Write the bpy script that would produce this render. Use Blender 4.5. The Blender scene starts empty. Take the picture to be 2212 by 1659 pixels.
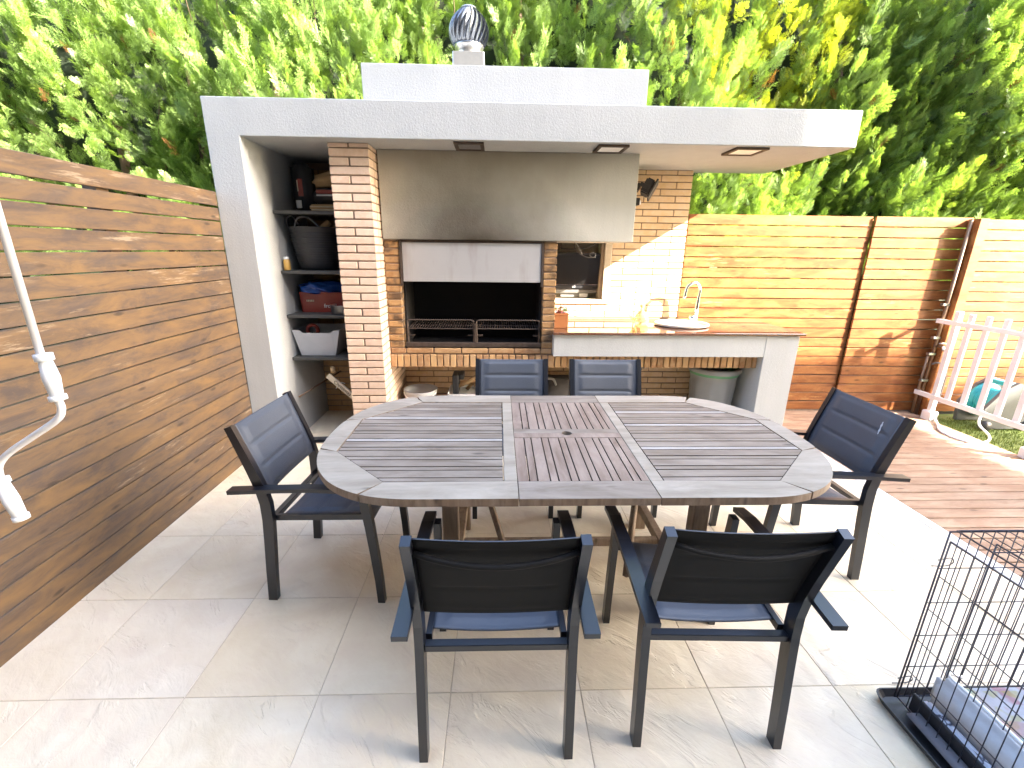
import bpy, bmesh, math, random
import numpy as np
from mathutils import Vector, Matrix
random.seed(7); rng = np.random.default_rng(11)
S = bpy.context.scene
C = bpy.data.collections.new("scene"); S.collection.children.link(C)
R = math.radians
# ------------------------------------------------------------------ camera
pit, yaw, rol, CH = 0.29175, 0.03217, 0.0118, 1.5496
Rv = Vector((math.cos(yaw), -math.sin(yaw), 0))
Fh = Vector((math.sin(yaw), math.cos(yaw), 0))
Fw = Fh*math.cos(pit) + Vector((0, 0, -math.sin(pit)))
Up = Fh*math.sin(pit) + Vector((0, 0, math.cos(pit)))
er = Rv*math.cos(rol) + Up*math.sin(rol)
eu = Up*math.cos(rol) - Rv*math.sin(rol)
cam = bpy.data.cameras.new("camera"); co = bpy.data.objects.new("camera", cam); C.objects.link(co)
M = Matrix.Identity(4)
for i in range(3):
    M[i][0] = er[i]; M[i][1] = eu[i]; M[i][2] = -Fw[i]
M[2][3] = CH
co.matrix_world = M
cam.sensor_width = 36; cam.lens = 36*962.4/2212; cam.clip_start = 0.05; cam.clip_end = 300
S.camera = co
# ------------------------------------------------------------------ light
SUN = Vector((1.9, -1.0, 1.13)).normalized()
w = bpy.data.worlds.new("World"); S.world = w; w.use_nodes = True
nt = w.node_tree; bg = nt.nodes["Background"]
sky = nt.nodes.new("ShaderNodeTexSky"); sky.sky_type = 'NISHITA'; sky.sun_disc = False
sky.sun_elevation = math.asin(SUN.z); sky.sun_rotation = math.atan2(SUN.x, SUN.y)
sky.air_density = .9; sky.dust_density = 2.4; sky.ozone_density = .7
nt.links.new(sky.outputs[0], bg.inputs[0]); bg.inputs[1].default_value = 0.15
sl = bpy.data.lights.new("sun", 'SUN'); sl.energy = 4.2; sl.angle = R(0.55); sl.color = (1, .93, .82)
so = bpy.data.objects.new("sun", sl); C.objects.link(so); so.rotation_euler = SUN.to_track_quat('Z', 'Y').to_euler()
S.view_settings.view_transform = 'Standard'; S.view_settings.look = 'None'
S.view_settings.exposure = 3.65; S.view_settings.gamma = 1; S.view_settings.use_curve_mapping = False
try:
    S.cycles.max_bounces = 8; S.cycles.transparent_max_bounces = 8; S.cycles.diffuse_bounces = 5
except Exception: pass

# ------------------------------------------------------------------ materials
class N:
    def __init__(s, name):
        s.m = bpy.data.materials.new(name); s.m.use_nodes = True; s.t = s.m.node_tree
        s.b = s.t.nodes["Principled BSDF"]; s.out = s.t.nodes["Material Output"]
    def n(s, typ, **k):
        x = s.t.nodes.new("ShaderNode"+typ)
        for a, v in k.items(): setattr(x, a, v)
        return x
    def l(s, a, b): s.t.links.new(a, b)
    def coords(s, scale=(1, 1, 1), rand=True, world=False):
        if world: src = s.n("NewGeometry").outputs["Position"]
        else: src = s.n("TexCoord").outputs["Object"]
        if rand:
            oi = s.n("ObjectInfo"); mu = s.n("VectorMath", operation='SCALE')
            mu.inputs[0].default_value = (37.1, 91.7, 53.3); s.l(oi.outputs["Random"], mu.inputs["Scale"])
            ad = s.n("VectorMath", operation='ADD'); s.l(src, ad.inputs[0]); s.l(mu.outputs[0], ad.inputs[1]); src = ad.outputs[0]
        ml = s.n("VectorMath", operation='MULTIPLY'); s.l(src, ml.inputs[0]); ml.inputs[1].default_value = scale
        return ml.outputs[0]
    def noise(s, v, sc, det=4, rough=.55, dist=0.0):
        x = s.n("TexNoise"); x.inputs["Scale"].default_value = sc; x.inputs["Detail"].default_value = det
        x.inputs["Roughness"].default_value = rough; x.inputs["Distortion"].default_value = dist
        s.l(v, x.inputs["Vector"]); return x.outputs["Fac"]
    def ramp(s, f, stops):
        x = s.n("ValToRGB"); e = x.color_ramp.elements
        while len(e) < len(stops): e.new(.5)
        for i, (p, c) in enumerate(stops):
            e[i].position = p; e[i].color = (c, c, c, 1) if not hasattr(c, '__len__') else (*c, 1)
        s.l(f, x.inputs[0]); return x.outputs[0]
    def mix(s, f, a, b, typ='MIX'):
        x = s.n("Mix", data_type='RGBA', blend_type=typ)
        for i, v in ((0, f), (6, a), (7, b)):
            if hasattr(v, 'links') or isinstance(v, bpy.types.NodeSocket): s.l(v, x.inputs[i])
            elif i == 0: x.inputs[0].default_value = v
            else: x.inputs[i].default_value = (*v, 1)
        return x.outputs[2]
    def math(s, op, a, b=None, clamp=False):
        x = s.n("Math", operation=op); x.use_clamp = clamp
        for i, v in ((0, a), (1, b)):
            if v is None: continue
            if isinstance(v, bpy.types.NodeSocket): s.l(v, x.inputs[i])
            else: x.inputs[i].default_value = v
        return x.outputs[0]
    def bump(s, h, st=.3, d=.01, prev=None):
        x = s.n("Bump"); x.inputs["Strength"].default_value = st; x.inputs["Distance"].default_value = d
        s.l(h, x.inputs["Height"])
        if prev is not None: s.l(prev, x.inputs["Normal"])
        s.l(x.outputs[0], s.b.inputs["Normal"]); return x.outputs[0]
    def rnd(s): return s.n("ObjectInfo").outputs["Random"]
    def set(s, col=None, rough=None, metal=None, spec=None):
        for nm, v in (("Base Color", col), ("Roughness", rough), ("Metallic", metal), ("Specular IOR Level", spec)):
            if v is None: continue
            if isinstance(v, bpy.types.NodeSocket): s.l(v, s.b.inputs[nm])
            elif nm == "Base Color": s.b.inputs[nm].default_value = (*v, 1)
            else: s.b.inputs[nm].default_value = v
        return s

def plain(name, col, rough=.5, metal=0, var=.12, sc=20, bump=0.1, bs=80, spec=.5):
    k = N(name); v = k.coords(); f = k.noise(v, sc, 5)
    c2 = tuple(x*(1-var*2) for x in col); c1 = tuple(min(1, x*(1+var)) for x in col)
    k.set(k.mix(f, c2, c1), rough, metal, spec)
    if bump: k.bump(k.noise(v, bs, 3), bump, .004)
    return k.m

def mk_plaster(name, col=(.42, .43, .425)):
    k = N(name); v = k.coords(rand=False, world=True)
    big = k.ramp(k.noise(v, 2.2, 5), [(.3, .92), (.7, 1)])
    st = k.ramp(k.noise(k.coords((9, 9, .8), False, True), 1.3, 5, .6), [(.3, .95), (.6, 1)])
    c = k.mix(1.0, k.mix(1.0, col, big, 'MULTIPLY'), st, 'MULTIPLY')
    k.set(c, .85, 0, .3)
    b = k.bump(k.noise(v, 70, 4, .7), .5, .006)
    k.bump(k.noise(v, 230, 2), .45, .002, b)
    return k
PLASTER = mk_plaster("white_stucco").m
def mk_soot():
    k = mk_plaster("sooty_stucco", (.52, .50, .43))
    base = k.b.inputs["Base Color"].links[0].from_socket
    sp = k.n("SeparateXYZ"); g = k.n("NewGeometry"); k.l(g.outputs["Position"], sp.inputs[0])
    nz = k.noise(k.coords(rand=False, world=True), 2.6, 4, .5)
    nz = k.math('MULTIPLY', k.math('SUBTRACT', nz, .5), .5)
    # smoke that escaped over the fire door: strongest low and left of centre
    dx = k.math('DIVIDE', k.math('ADD', sp.outputs[0], .22), .92)
    dz = k.math('DIVIDE', k.math('SUBTRACT', sp.outputs[2], 1.56), .70)
    r2 = k.math('ADD', k.math('POWER', k.math('ABSOLUTE', dx), 2.2), k.math('POWER', k.math('ABSOLUTE', dz), 1.2))
    m1 = k.math('SUBTRACT', 1.0, k.math('ADD', r2, nz), True)
    dx2 = k.math('DIVIDE', k.math('ADD', sp.outputs[0], .1), 1.05)
    dz2 = k.math('DIVIDE', k.math('SUBTRACT', 2.30, sp.outputs[2]), .60)
    r3 = k.math('ADD', k.math('POWER', k.math('ABSOLUTE', dx2), 3.0), k.math('ABSOLUTE', dz2))
    m2 = k.math('MULTIPLY', k.math('POWER', k.math('SUBTRACT', 1.0, k.math('ADD', r3, nz), True), 1.3), .75)
    c = k.mix(k.math('MULTIPLY', k.math('POWER', m1, 1.1), 1.0), base, (.035, .025, .014))
    c = k.mix(m2, c, (.12, .085, .045)); k.set(c); return k.m
SOOT = mk_soot()

def mk_brick(name, ca, cb, cc, stain=None):
    k = N(name); r = k.rnd(); v = k.coords()
    c = k.mix(r, ca, cb); c = k.mix(k.ramp(k.noise(v, 18, 6, .65), [(.35, 0), (.75, 1)]), c, cc)
    if stain:
        c = k.mix(k.ramp(k.noise(v, 9, 5), [(.50, 0), (.62, .85)]), c, stain)
    k.set(c, .85, 0, .25)
    b = k.bump(k.noise(k.coords((1, 1, 3)), 60, 5, .7), .4, .004); k.bump(k.noise(v, 260, 2), .3, .0015, b)
    return k.m
BRICK = mk_brick("pale_brick", (.60, .41, .29), (.66, .49, .36), (.70, .54, .41))
BRICKW = mk_brick("buff_brick", (.58, .40, .22), (.66, .47, .28), (.66, .51, .36))
BRICKD = mk_brick("fire_brick", (.20, .10, .045), (.36, .21, .09), (.42, .27, .13), (.07, .045, .03))
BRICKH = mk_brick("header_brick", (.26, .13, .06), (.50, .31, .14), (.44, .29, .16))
GAPSHADE = plain('gap_shade', (.035, .022, .015), .9)  # near-black colour stands in for shade between slats and deck boards
MORTAR = plain("mortar", (.24, .17, .12), .95, bs=120, bump=.4)

def mk_wood(name, cols, wear, ax=0, rough=.55, grain=1.0, wearamt=.5, silver=None):
    k = N(name); r = k.rnd()
    sc = [26, 26, 26]; sc[ax] = 1.6
    v = k.coords(tuple(sc)); g = k.noise(v, 1.0, 8, .62, .6)
    sc2 = [9, 9, 9]; sc2[ax] = 2.6
    p = k.noise(k.coords(tuple(sc2)), 1.2, 9, .7, .5)
    c = k.mix(r, cols[0], cols[1])
    c = k.mix(k.ramp(g, [(.3, 0), (.7, 1)]), c, cols[2])
    c = k.mix(k.ramp(p, [(.48-.10*wearamt, 0), (.66, 1)]), c, wear)
    if silver:
        s4 = [30, 30, 30]; s4[ax] = 3.0; s5 = [3, 3, 3]; s5[ax] = 1.2
        sc_f = k.ramp(k.noise(k.coords(tuple(s4)), 1.5, 8, .7), [(.56, 0), (.62, 1)]); loc_f = k.ramp(k.noise(k.coords(tuple(s5)), 1.0, 3), [(.50, 0), (.62, .75)])
        c = k.mix(k.math('MULTIPLY', sc_f, loc_f), c, silver)
    kn = k.n("TexVoronoi"); kn.inputs["Scale"].default_value = 1.0
    s3 = [11, 11, 11]; s3[ax] = 3.5
    k.l(k.coords(tuple(s3)), kn.inputs["Vector"])
    c = k.mix(k.ramp(kn.outputs["Distance"], [(.05, .8), (.13, 0)]), c, tuple(x*.3 for x in cols[0]))
    k.set(c, rough, 0, .4); k.bump(g, .35*grain, .004)
    return k.m
FENCE_L = mk_wood("weathered_brown_board", [(.098, .072, .056), (.122, .082, .057), (.068, .047, .036)], (.205, .118, .05), 1, .5, 1.0, 1.0, (.34, .25, .16))
FENCE_B = mk_wood("orange_varnished_board", [(.22, .072, .020), (.28, .100, .030), (.14, .040, .012)], (.34, .145, .045), 0, .38, .8, .6, (.50, .30, .12))
DECK = mk_wood("reddish_deck_board", [(.30, .175, .105), (.38, .235, .15), (.22, .125, .072)], (.43, .30, .20), 0, .6, 1, .7)
TABLEX = mk_wood("grey_teak_x", [(.175, .145, .115), (.21, .177, .145), (.115, .088, .065)], (.25, .215, .18), 0, .62, .9, .9)
TABLEY = mk_wood("grey_teak_y", [(.20, .148, .118), (.245, .185, .15), (.13, .088, .065)], (.285, .225, .185), 1, .62, .9, .9)
TABLEGL = mk_wood("teak_painted_glare", [(.30, .275, .25), (.34, .315, .29), (.22, .20, .18)], (.37, .345, .32), 0, .62, .9, .9)  # paler copy that paints a reflection onto a few narrow slats
TABLEF = mk_wood("silver_teak_rim", [(.255, .225, .18), (.285, .252, .205), (.19, .16, .125)], (.325, .29, .24), 0, .62, .9, .9)
TLEG = mk_wood("brown_teak", [(.19, .13, .085), (.25, .17, .11), (.12, .08, .05)], (.28, .21, .15), 2, .55)

def mk_tile():
    k = N("slate_effect_tile"); v = k.coords(); w1 = k.coords(rand=True)
    r = k.rnd()
    d = k.noise(v, 2.6, 7, .6, 1.2)
    c = k.mix(k.ramp(d, [(.3, 0), (.7, 1)]), (.66, .545, .36), (.76, .67, .50))
    c = k.mix(k.ramp(k.noise(v, 6, 6, .65, .5), [(.45, 0), (.7, .65)]), c, (.66, .53, .38))
    c = k.mix(k.math('MULTIPLY', r, .35), c, (.70, .64, .57))
    c = k.mix(k.ramp(k.noise(v, 22, 5, .7), [(.60, 0), (.8, .3)]), c, (.50, .42, .31))
    k.set(c, .38, 0, .45)
    # cleft layers running diagonally
    dv = k.n("VectorRotate"); dv.inputs["Angle"].default_value = .7; dv.inputs["Axis"].default_value = (0, 0, 1); k.l(w1, dv.inputs["Vector"])
    ms = k.n("VectorMath", operation='MULTIPLY'); k.l(dv.outputs[0], ms.inputs[0]); ms.inputs[1].default_value = (1, 2.2, 1)
    h = k.noise(ms.outputs[0], 2.3, 6, .58, .9)
    st = k.math('MULTIPLY', h, 5.0); fr = k.math('FRACT', st); fl = k.math('FLOOR', st)
    msk = k.ramp(k.noise(v, 2.0, 3), [(.42, .1), (.62, 1)])
    step = k.math('MULTIPLY', k.math('ADD', fl, k.ramp(fr, [(0, 0), (.18, .85), (1, 1)])), msk)
    b = k.bump(step, .6, .006)
    b = k.bump(k.noise(ms.outputs[0], 9, 6, .6, .5), .35, .012, b)
    k.bump(k.noise(v, 60, 5, .65), .22, .003, b)
    return k.m
TILE = mk_tile()
GROUT = plain("grout", (.52, .42, .31), .9)
WHITE_EDGE = plain("white_edge_stone", (.78, .76, .72), .6)
def mk_granite():
    k = N("polished_red_granite"); v = k.coords(rand=False)
    c = k.mix(k.ramp(k.noise(v, 160, 3, .7), [(.35, 0), (.7, 1)]), (.11, .045, .024), (.22, .11, .06))
    k.set(c, .03, 0, 1.0); k.b.inputs['IOR'].default_value = 1.9; return k.m
GRANITE = mk_granite()
CHAIRM = plain("dark_chair_metal", (.006, .007, .011), .3, 0, .05, bump=.03, spec=.7)
def mk_fabric():
    k = N("slate_sling_fabric"); v = k.coords(rand=False)
    wv = k.n("TexChecker"); wv.inputs["Scale"].default_value = 520; k.l(v, wv.inputs["Vector"])
    k.set(k.mix(k.noise(v, 12, 4), (.024, .032, .048), (.038, .049, .070)), .5, 0, .9)
    k.b.inputs["Sheen Weight"].default_value = 0; k.b.inputs["Sheen Roughness"].default_value = .4
    k.bump(wv.outputs["Fac"], .25, .0006); return k.m
FABRIC = mk_fabric()
FABRICSH = plain('shaded_sling_back', (.006, .0055, .005), .7, 0, .05, bump=0, spec=.25)  # near-black copy of the sling; shade on the rear is put into the colour
BLACK = plain("soot_black", (.012, .010, .009), .9)
STEEL = plain("brushed_steel", (.42, .41, .40), .3, .9, .1, bump=.05)
RUST = plain("burnt_iron", (.09, .065, .05), .6, .5, .3, 30, .3)
CHROME = plain("chrome", (.75, .74, .72), .12, 1, .02, bump=0)
def mk_door():
    k = N("galvanised_door"); v = k.coords(rand=False)
    c = k.mix(k.noise(v, 3, 5), (.33, .325, .33), (.44, .435, .43))
    c = k.mix(k.ramp(k.noise(k.coords((6, 1, 1.2), False), 1.4, 5, .6), [(.52, 0), (.72, .45)]), c, (.24, .20, .165))
    k.set(c, .5, .2); k.bump(k.noise(v, 60, 3), .1, .002); return k.m
DOORM = mk_door()
SLATE = plain("dark_shelf_slate", (.055, .055, .052), .6, bump=.4)
WPLAST = plain("white_plastic", (.80, .80, .79), .35, bump=.03, var=.03)
WPAINT = plain("white_paint", (.82, .78, .74), .4, bump=.08, var=.04)
GPLAST = plain("pale_grey_plastic", (.46, .47, .49), .4, bump=.04, var=.04)
DPLAST = plain("dark_plastic", (.03, .03, .033), .45, bump=.15, bs=60)
BINM = plain("grey_bin_plastic", (.22, .225, .22), .38, bump=.05, var=.05)
RED = plain("dark_red_plastic", (.20, .02, .012), .4)
BLUE = plain("blue_plastic_bag", (.01, .06, .30), .25, bump=.3, bs=25)
GREEN = plain("green_bag", (.07, .26, .11), .35, bump=.3)
ORANGE = plain("terracotta", (.42, .16, .05), .7)
PAPER = plain("kraft_paper", (.42, .28, .14), .8, bump=.4, bs=20)
CREAM = plain("cream_card", (.60, .52, .38), .7)
LOG = plain("firewood", (.42, .27, .13), .8, bump=.5)
YELLOW = plain("amber_bottle", (.55, .33, .08), .4)
TEAL = plain("teal_plastic", (.02, .30, .33), .35, var=.05, bump=.05)
GREYH = plain("grey_case_plastic", (.17, .165, .16), .5)
PANEL = plain("pale_wood_panel", (.50, .42, .30), .6)
SCREEN = plain("tv_screen", (.012, .011, .010), .28, bump=0)
PIPE = plain("copper_pipe", (.26, .17, .11), .4, .6)
ROOFM = plain("house_render", (.12, .105, .09), .9)
def mk_awn():
    k = N("awning_canvas"); k.set((.45, .41, .36), .9); tr = k.n("BsdfTranslucent"); tr.inputs[0].default_value = (.72, .68, .60, 1)
    ms = k.n("MixShader"); ms.inputs[0].default_value = .25; k.l(k.b.outputs[0], ms.inputs[1]); k.l(tr.outputs[0], ms.inputs[2]); k.l(ms.outputs[0], k.out.inputs[0]); return k.m
AWN = mk_awn()
SOIL = plain("soil", (.10, .08, .05), .95, bump=.6)
def mk_glass():
    k = N("amber_glass"); k.set((1, .82, .5), .03); k.b.inputs["Transmission Weight"].default_value = .85
    k.b.inputs["IOR"].default_value = 1.3; return k.m
GLASS = mk_glass()
def mk_lampglass():
    k = N("frosted_diffuser"); k.set((.85, .85, .82), .35); return k.m
LGLASS = mk_lampglass()
def mk_print():
    k = N("printed_cushion_cotton"); v = k.coords(rand=False)
    c = k.mix(k.noise(v, 7, 3), (.62, .62, .64), (.80, .78, .80))
    for off, col, th in (((0, 0, 0), (.55, .06, .08), .66), ((5, 3, 1), (.62, .55, .10), .64), ((9, 7, 2), (.12, .55, .55), .67), ((3, 11, 4), (.62, .30, .28), .66)):
        a = k.n("VectorMath", operation='ADD'); k.l(v, a.inputs[0]); a.inputs[1].default_value = off
        c = k.mix(k.ramp(k.noise(a.outputs[0], 11, 2, .4), [(th-.03, 0), (th, .5)]), c, col)
    k.set(c, .8); k.bump(k.noise(v, 18, 4), .4, .01); return k.m
PRINT = mk_print()
GREYC = plain("grey_cotton", (.60, .60, .60), .85, bump=.3, bs=30)
def mk_leaf():
    k = N("cypress_foliage"); at = k.n("Attribute"); at.attribute_name = "tint"; at.attribute_type = 'INSTANCER'
    al = k.n("Attribute"); al.attribute_name = "along"
    s = k.n("SeparateColor"); k.l(at.outputs["Color"], s.inputs[0])
    c = k.mix(k.math('ADD', s.outputs[0], k.math('MULTIPLY', al.outputs["Fac"], .25), True), (.038, .088, .015), (.30, .42, .12))
    c = k.mix(s.outputs[1], c, (.44, .46, .035))
    c = k.mix(s.outputs[2], c, (.16, .07, .025))
    k.set(c, .42, 0, .55)
    tr = k.n("BsdfTranslucent"); k.l(k.mix(1.0, c, (1.2, 1.25, .5), 'MULTIPLY'), tr.inputs[0])
    ms = k.n("MixShader"); ms.inputs[0].default_value = .42
    k.l(k.b.outputs[0], ms.inputs[1]); k.l(tr.outputs[0], ms.inputs[2]); k.l(ms.outputs[0], k.out.inputs[0]); return k.m
LEAF = mk_leaf()
HEDGESHADE = plain("hedge_gap_shade", (.022, .035, .012), .9, var=.4, sc=6, bump=.8, bs=12)  # very dark green, painted as the shade between sprays
BARK = plain("bark", (.12, .07, .045), .9, bump=.6)
def mk_grass():
    k = N("lawn_grass"); v = k.coords(rand=False)
    k.set(k.mix(k.noise(v, 30, 5), (.09, .13, .02), (.19, .23, .035)), .8); k.bump(k.noise(v, 150, 3), .6, .01); return k.m
GRASS = mk_grass()

# ------------------------------------------------------------------ mesh helpers
def meshobj(name, bm, m, parent=None, smooth=False, loc=None):
    me = bpy.data.meshes.new(name); bm.normal_update(); bm.to_mesh(me); bm.free()
    me.materials.append(m)
    if smooth:
        for p in me.polygons: p.use_smooth = True
    return link(name, me, parent, loc)
def link(name, me, parent=None, loc=None, rot=None):
    o = bpy.data.objects.new(name, me); C.objects.link(o)
    if loc is not None: o.location = loc
    if rot is not None: o.rotation_euler = rot
    if parent is not None:
        o.parent = parent
        # children are given world coordinates; convert
        o.matrix_parent_inverse = PW[parent].inverted() if parent in PW else Matrix.Identity(4)
        PW[o] = (PW.get(parent, Matrix.Identity(4)) @ o.matrix_parent_inverse @ Matrix.LocRotScale(o.location, o.rotation_euler, o.scale))
    else:
        PW[o] = Matrix.LocRotScale(o.location, o.rotation_euler, o.scale)
    return o
PW = {}
def thing(name, label=None, cat=None, loc=(0, 0, 0), rz=0, group=None, kind=None):
    o = link(name, None, None, loc, (0, 0, rz)); tag(o, label, cat, group, kind); return o
def tag(o, label=None, cat=None, group=None, kind=None):
    if label: o["label"] = label
    if cat: o["category"] = cat
    if group: o["group"] = group
    if kind: o["kind"] = kind
    return o
def box(bm, x0, x1, y0, y1, z0, z1, bev=0, seg=1, mt=None):
    r = bmesh.ops.create_cube(bm, size=1); vs = r['verts']
    for v in vs: v.co = Vector(((x0+x1)/2+v.co.x*(x1-x0), (y0+y1)/2+v.co.y*(y1-y0), (z0+z1)/2+v.co.z*(z1-z0)))
    if bev:
        es = {e for v in vs for e in v.link_edges}
        rr = bmesh.ops.bevel(bm, geom=list(es), offset=bev, segments=seg, affect='EDGES'); vs = list({v for f in rr['faces'] for v in f.verts} | {v for v in vs if v.is_valid})
    if mt is not None: bmesh.ops.transform(bm, matrix=mt, verts=vs)
    return vs
def B(name, x0, x1, y0, y1, z0, z1, m, parent=None, bev=.003):
    bm = bmesh.new(); box(bm, x0, x1, y0, y1, z0, z1, bev); return meshobj(name, bm, m, parent)
def tube(bm, pts, r, n=8, cap=True, radii=None):
    pts = [Vector(p) for p in pts]; rings = []
    t0 = (pts[1]-pts[0]).normalized(); up = Vector((0, 0, 1)) if abs(t0.z) < .9 else Vector((1, 0, 0))
    nrm = t0.cross(up).normalized()
    for i, p in enumerate(pts):
        if i == 0: t = t0
        elif i == len(pts)-1: t = (pts[-1]-pts[-2]).normalized()
        else: t = ((pts[i+1]-p).normalized()+(p-pts[i-1]).normalized()).normalized()
        nrm = (nrm - t*nrm.dot(t)).normalized(); bn = t.cross(nrm)
        rr = radii[i] if radii else r
        rings.append([bm.verts.new(p+(nrm*math.cos(a)+bn*math.sin(a))*rr) for a in [2*math.pi*j/n for j in range(n)]])
    for a, b in zip(rings, rings[1:]):
        for j in range(n): bm.faces.new((a[j], a[(j+1) % n], b[(j+1) % n], b[j]))
    if cap: bm.faces.new(rings[0][::-1]); bm.faces.new(rings[-1])
def T(name, pts, r, m, parent=None, n=8, radii=None):
    bm = bmesh.new(); tube(bm, pts, r, n, True, radii); return meshobj(name, bm, m, parent, True)
def curve_pts(pts, n=6):
    P = [Vector(p) for p in pts]; P = [2*P[0]-P[1]]+P+[2*P[-1]-P[-2]]; out = []
    for i in range(1, len(P)-2):
        for k in range(n):
            t = k/n; a, b, c, d = P[i-1:i+3]
            out.append(.5*((2*b)+(c-a)*t+(2*a-5*b+4*c-d)*t*t+(3*b-a-3*c+d)*t**3))
    out.append(P[-2]); return out
def lathe(bm, prof, n=28, c=(0, 0, 0), close=False):
    c = Vector(c); rings = []
    for r, z in prof: rings.append([bm.verts.new(c+Vector((r*math.cos(a), r*math.sin(a), z))) for a in [2*math.pi*j/n for j in range(n)]])
    for a, b in zip(rings, rings[1:]):
        for j in range(n): bm.faces.new((a[j], a[(j+1) % n], b[(j+1) % n], b[j]))
    return rings
def prism(bm, poly, z0, z1):
    lo = [bm.verts.new((x, y, z0)) for x, y in poly]; hi = [bm.verts.new((x, y, z1)) for x, y in poly]; n = len(poly)
    bm.faces.new(hi); bm.faces.new(lo[::-1])
    for i in range(n): bm.faces.new((lo[i], lo[(i+1) % n], hi[(i+1) % n], hi[i]))
_cache = {}
def piece(name, sx, sy, sz, m, parent, cx, cy, cz, bev=.002, jit=0.0, rz=0):
    k = (round(sx, 4), round(sy, 4), round(sz, 4), m.name, bev)
    if k not in _cache:
        bm = bmesh.new(); box(bm, -sx/2, sx/2, -sy/2, sy/2, -sz/2, sz/2, bev)
        me = bpy.data.meshes.new(name); bm.to_mesh(me); bm.free(); me.materials.append(m); _cache[k] = me
    j = [random.uniform(-jit, jit) for _ in range(3)]
    return link(name, _cache[k], parent, (cx+j[0]*.3, cy+j[1], cz+j[2]*.3), (0, 0, rz))

# ================================================================== GROUND
G = -.03
floor = B("terrace_floor", -2.05, 2.565, -2.4, 4.40, G-.05, -.0012, GROUT, None, 0); tag(floor, kind="structure")
t = .4749; tx0 = -.1706; ty0 = 1.2379
for i in range(-4, 6):
    for j in range(-3, 6):
        x0, x1 = tx0+t*i, tx0+t*(i+1); y0, y1 = ty0+t*j, ty0+t*(j+1)
        x0, x1 = max(x0, -1.9), min(x1, 2.562)
        if x1-x0 < .02: continue
        piece("floor_tile", x1-x0-.0024, y1-y0-.0024, .02, TILE, floor, (x0+x1)/2, (y0+y1)/2, -.0085+random.uniform(-.0004, .0004), .0015)
edge = B("deck_edging", 2.565, 2.635, -2.4, 4.10, G, .003, WHITE_EDGE, None, .004); tag(edge, kind="structure")
deck = B("deck", 2.64, 4.24, -1.0, 4.248, G-.05, -.024, GAPSHADE, None, 0); tag(deck, kind="structure")  # dark base puts shade into the gaps between boards
y = 4.245
while y > -.2:
    piece("deck_board", 1.60, .0905, .022, DECK, deck, 3.44, y-.05, -.012, .003, .0006); y -= .1015
piece("deck_end_board", .16, .20, .02, DECK, deck, 4.325, 4.14, -.03, .002)
ground = B("ground", -80, 80, -60, 120, -.4, -.10, SOIL, None, 0); tag(ground, kind="structure")
lawn = B("lawn", 4.25, 14, -4, 4.22, -.35, -.035, GRASS, None, 0); tag(lawn, kind="structure")
gv, gf = [], []
for i in range(16000):
    x = random.uniform(4.27, 6.6); yy = random.uniform(2.3, 4.1); a = random.uniform(0, 6.28); h = random.uniform(.015, .035); w_ = .0035
    dx, dy = math.cos(a)*w_, math.sin(a)*w_; n = len(gv)
    gv += [(x-dx, yy-dy, -.036), (x+dx, yy+dy, -.036), (x+random.uniform(-.012, .012), yy+random.uniform(-.012, .012), -.036+h)]; gf.append((n, n+1, n+2))
me = bpy.data.meshes.new("grass"); me.from_pydata(gv, [], gf); me.materials.append(GRASS)
tag(link("grass", me), "short bright green grass beyond the white picket fence", "grass", kind="stuff")

# ================================================================== FENCES
fl = thing("board_fence", "tall brown weathered board fence along the left side of the terrace", "fence", (-1.9, 2, 0))
pz = .0958
for k in range(20):
    z = 1.906-pz*(k+.5)
    gap = .016 if k == 1 else .0065
    y_end = 3.285; o = piece("plank", .022, y_end+1.6, pz-gap, FENCE_L, fl, -1.909, (y_end-1.6)/2, z+(-.004 if k == 1 else 0), .002, .0015)
for yy in (-.6, .9, 2.4):
    piece("post", .07, .07, 1.88, FENCE_L, fl, -1.957, yy, .94, .003)
fb = thing("board_fence", "tall orange varnished board fence behind the deck at the right", "fence", (3.5, 4.2, 0))
pb = .0941
for k in range(20):
    z = .004+pb*(k+.5); jj = random.uniform(0, .003)
    piece("plank", 1.712, .022, pb-.009, FENCE_B, fb, 2.580, 4.264+jj*.5, z, .002, .0008)
    piece("plank", .915, .022, pb-.009, FENCE_B, fb, 3.905, 4.238+jj, z, .002, .0012)
    piece("plank", 4.9, .022, pb-.009, FENCE_B, fb, 6.84, 4.238, z-.012, .002, .0012)
B("base_board", 1.75, 3.43, 4.250, 4.272, -.06, .002, TLEG, fb); B("base_board", 3.44, 4.30, 4.226, 4.248, -.06, .002, TLEG, fb)
for xx in (1.95, 3.43, 5.6, 7.2): piece("post", .07, .06, 1.86, FENCE_B, fb, xx, 4.308, .93, .003)
B("corner_post", 4.305, 4.395, 4.11, 4.224, -.04, 1.868, FENCE_B, fb, .004)
# grey corner pipe with tap
pp = thing("water_pipe", "brown water pipe with a small tap running down the fence corner post", "pipe", (4.22, 4.1, 0))
T("pipe", [(4.222, 4.10, -.02), (4.222, 4.10, 1.86)], .014, PIPE, pp)
T("pipe", [(4.185, 4.11, -.02), (4.185, 4.11, .62)], .012, PIPE, pp)
for z in (.35, .62, .78, 1.1): B("pipe_clip", 4.168, 4.242, 4.085, 4.12, z-.012, z+.012, STEEL, pp)
tp = T("tap", [(4.222, 4.09, .70), (4.222, 4.02, .70), (4.215, 4.0, .67)], .013, CHROME, pp); T("tap_handle", [(4.19, 4.04, .735), (4.26, 4.04, .735)], .006, STEEL, tp)
T("hose", curve_pts([(4.225, 4.085, .52), (4.235, 4.03, .545), (4.30, 4.01, .50), (4.315, 4.0, .35), (4.30, 4.0, .15), (4.25, 4.0, .0)]), .009, GREYH, pp)

pp.location = (4.27, 4.16, 0)

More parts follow.
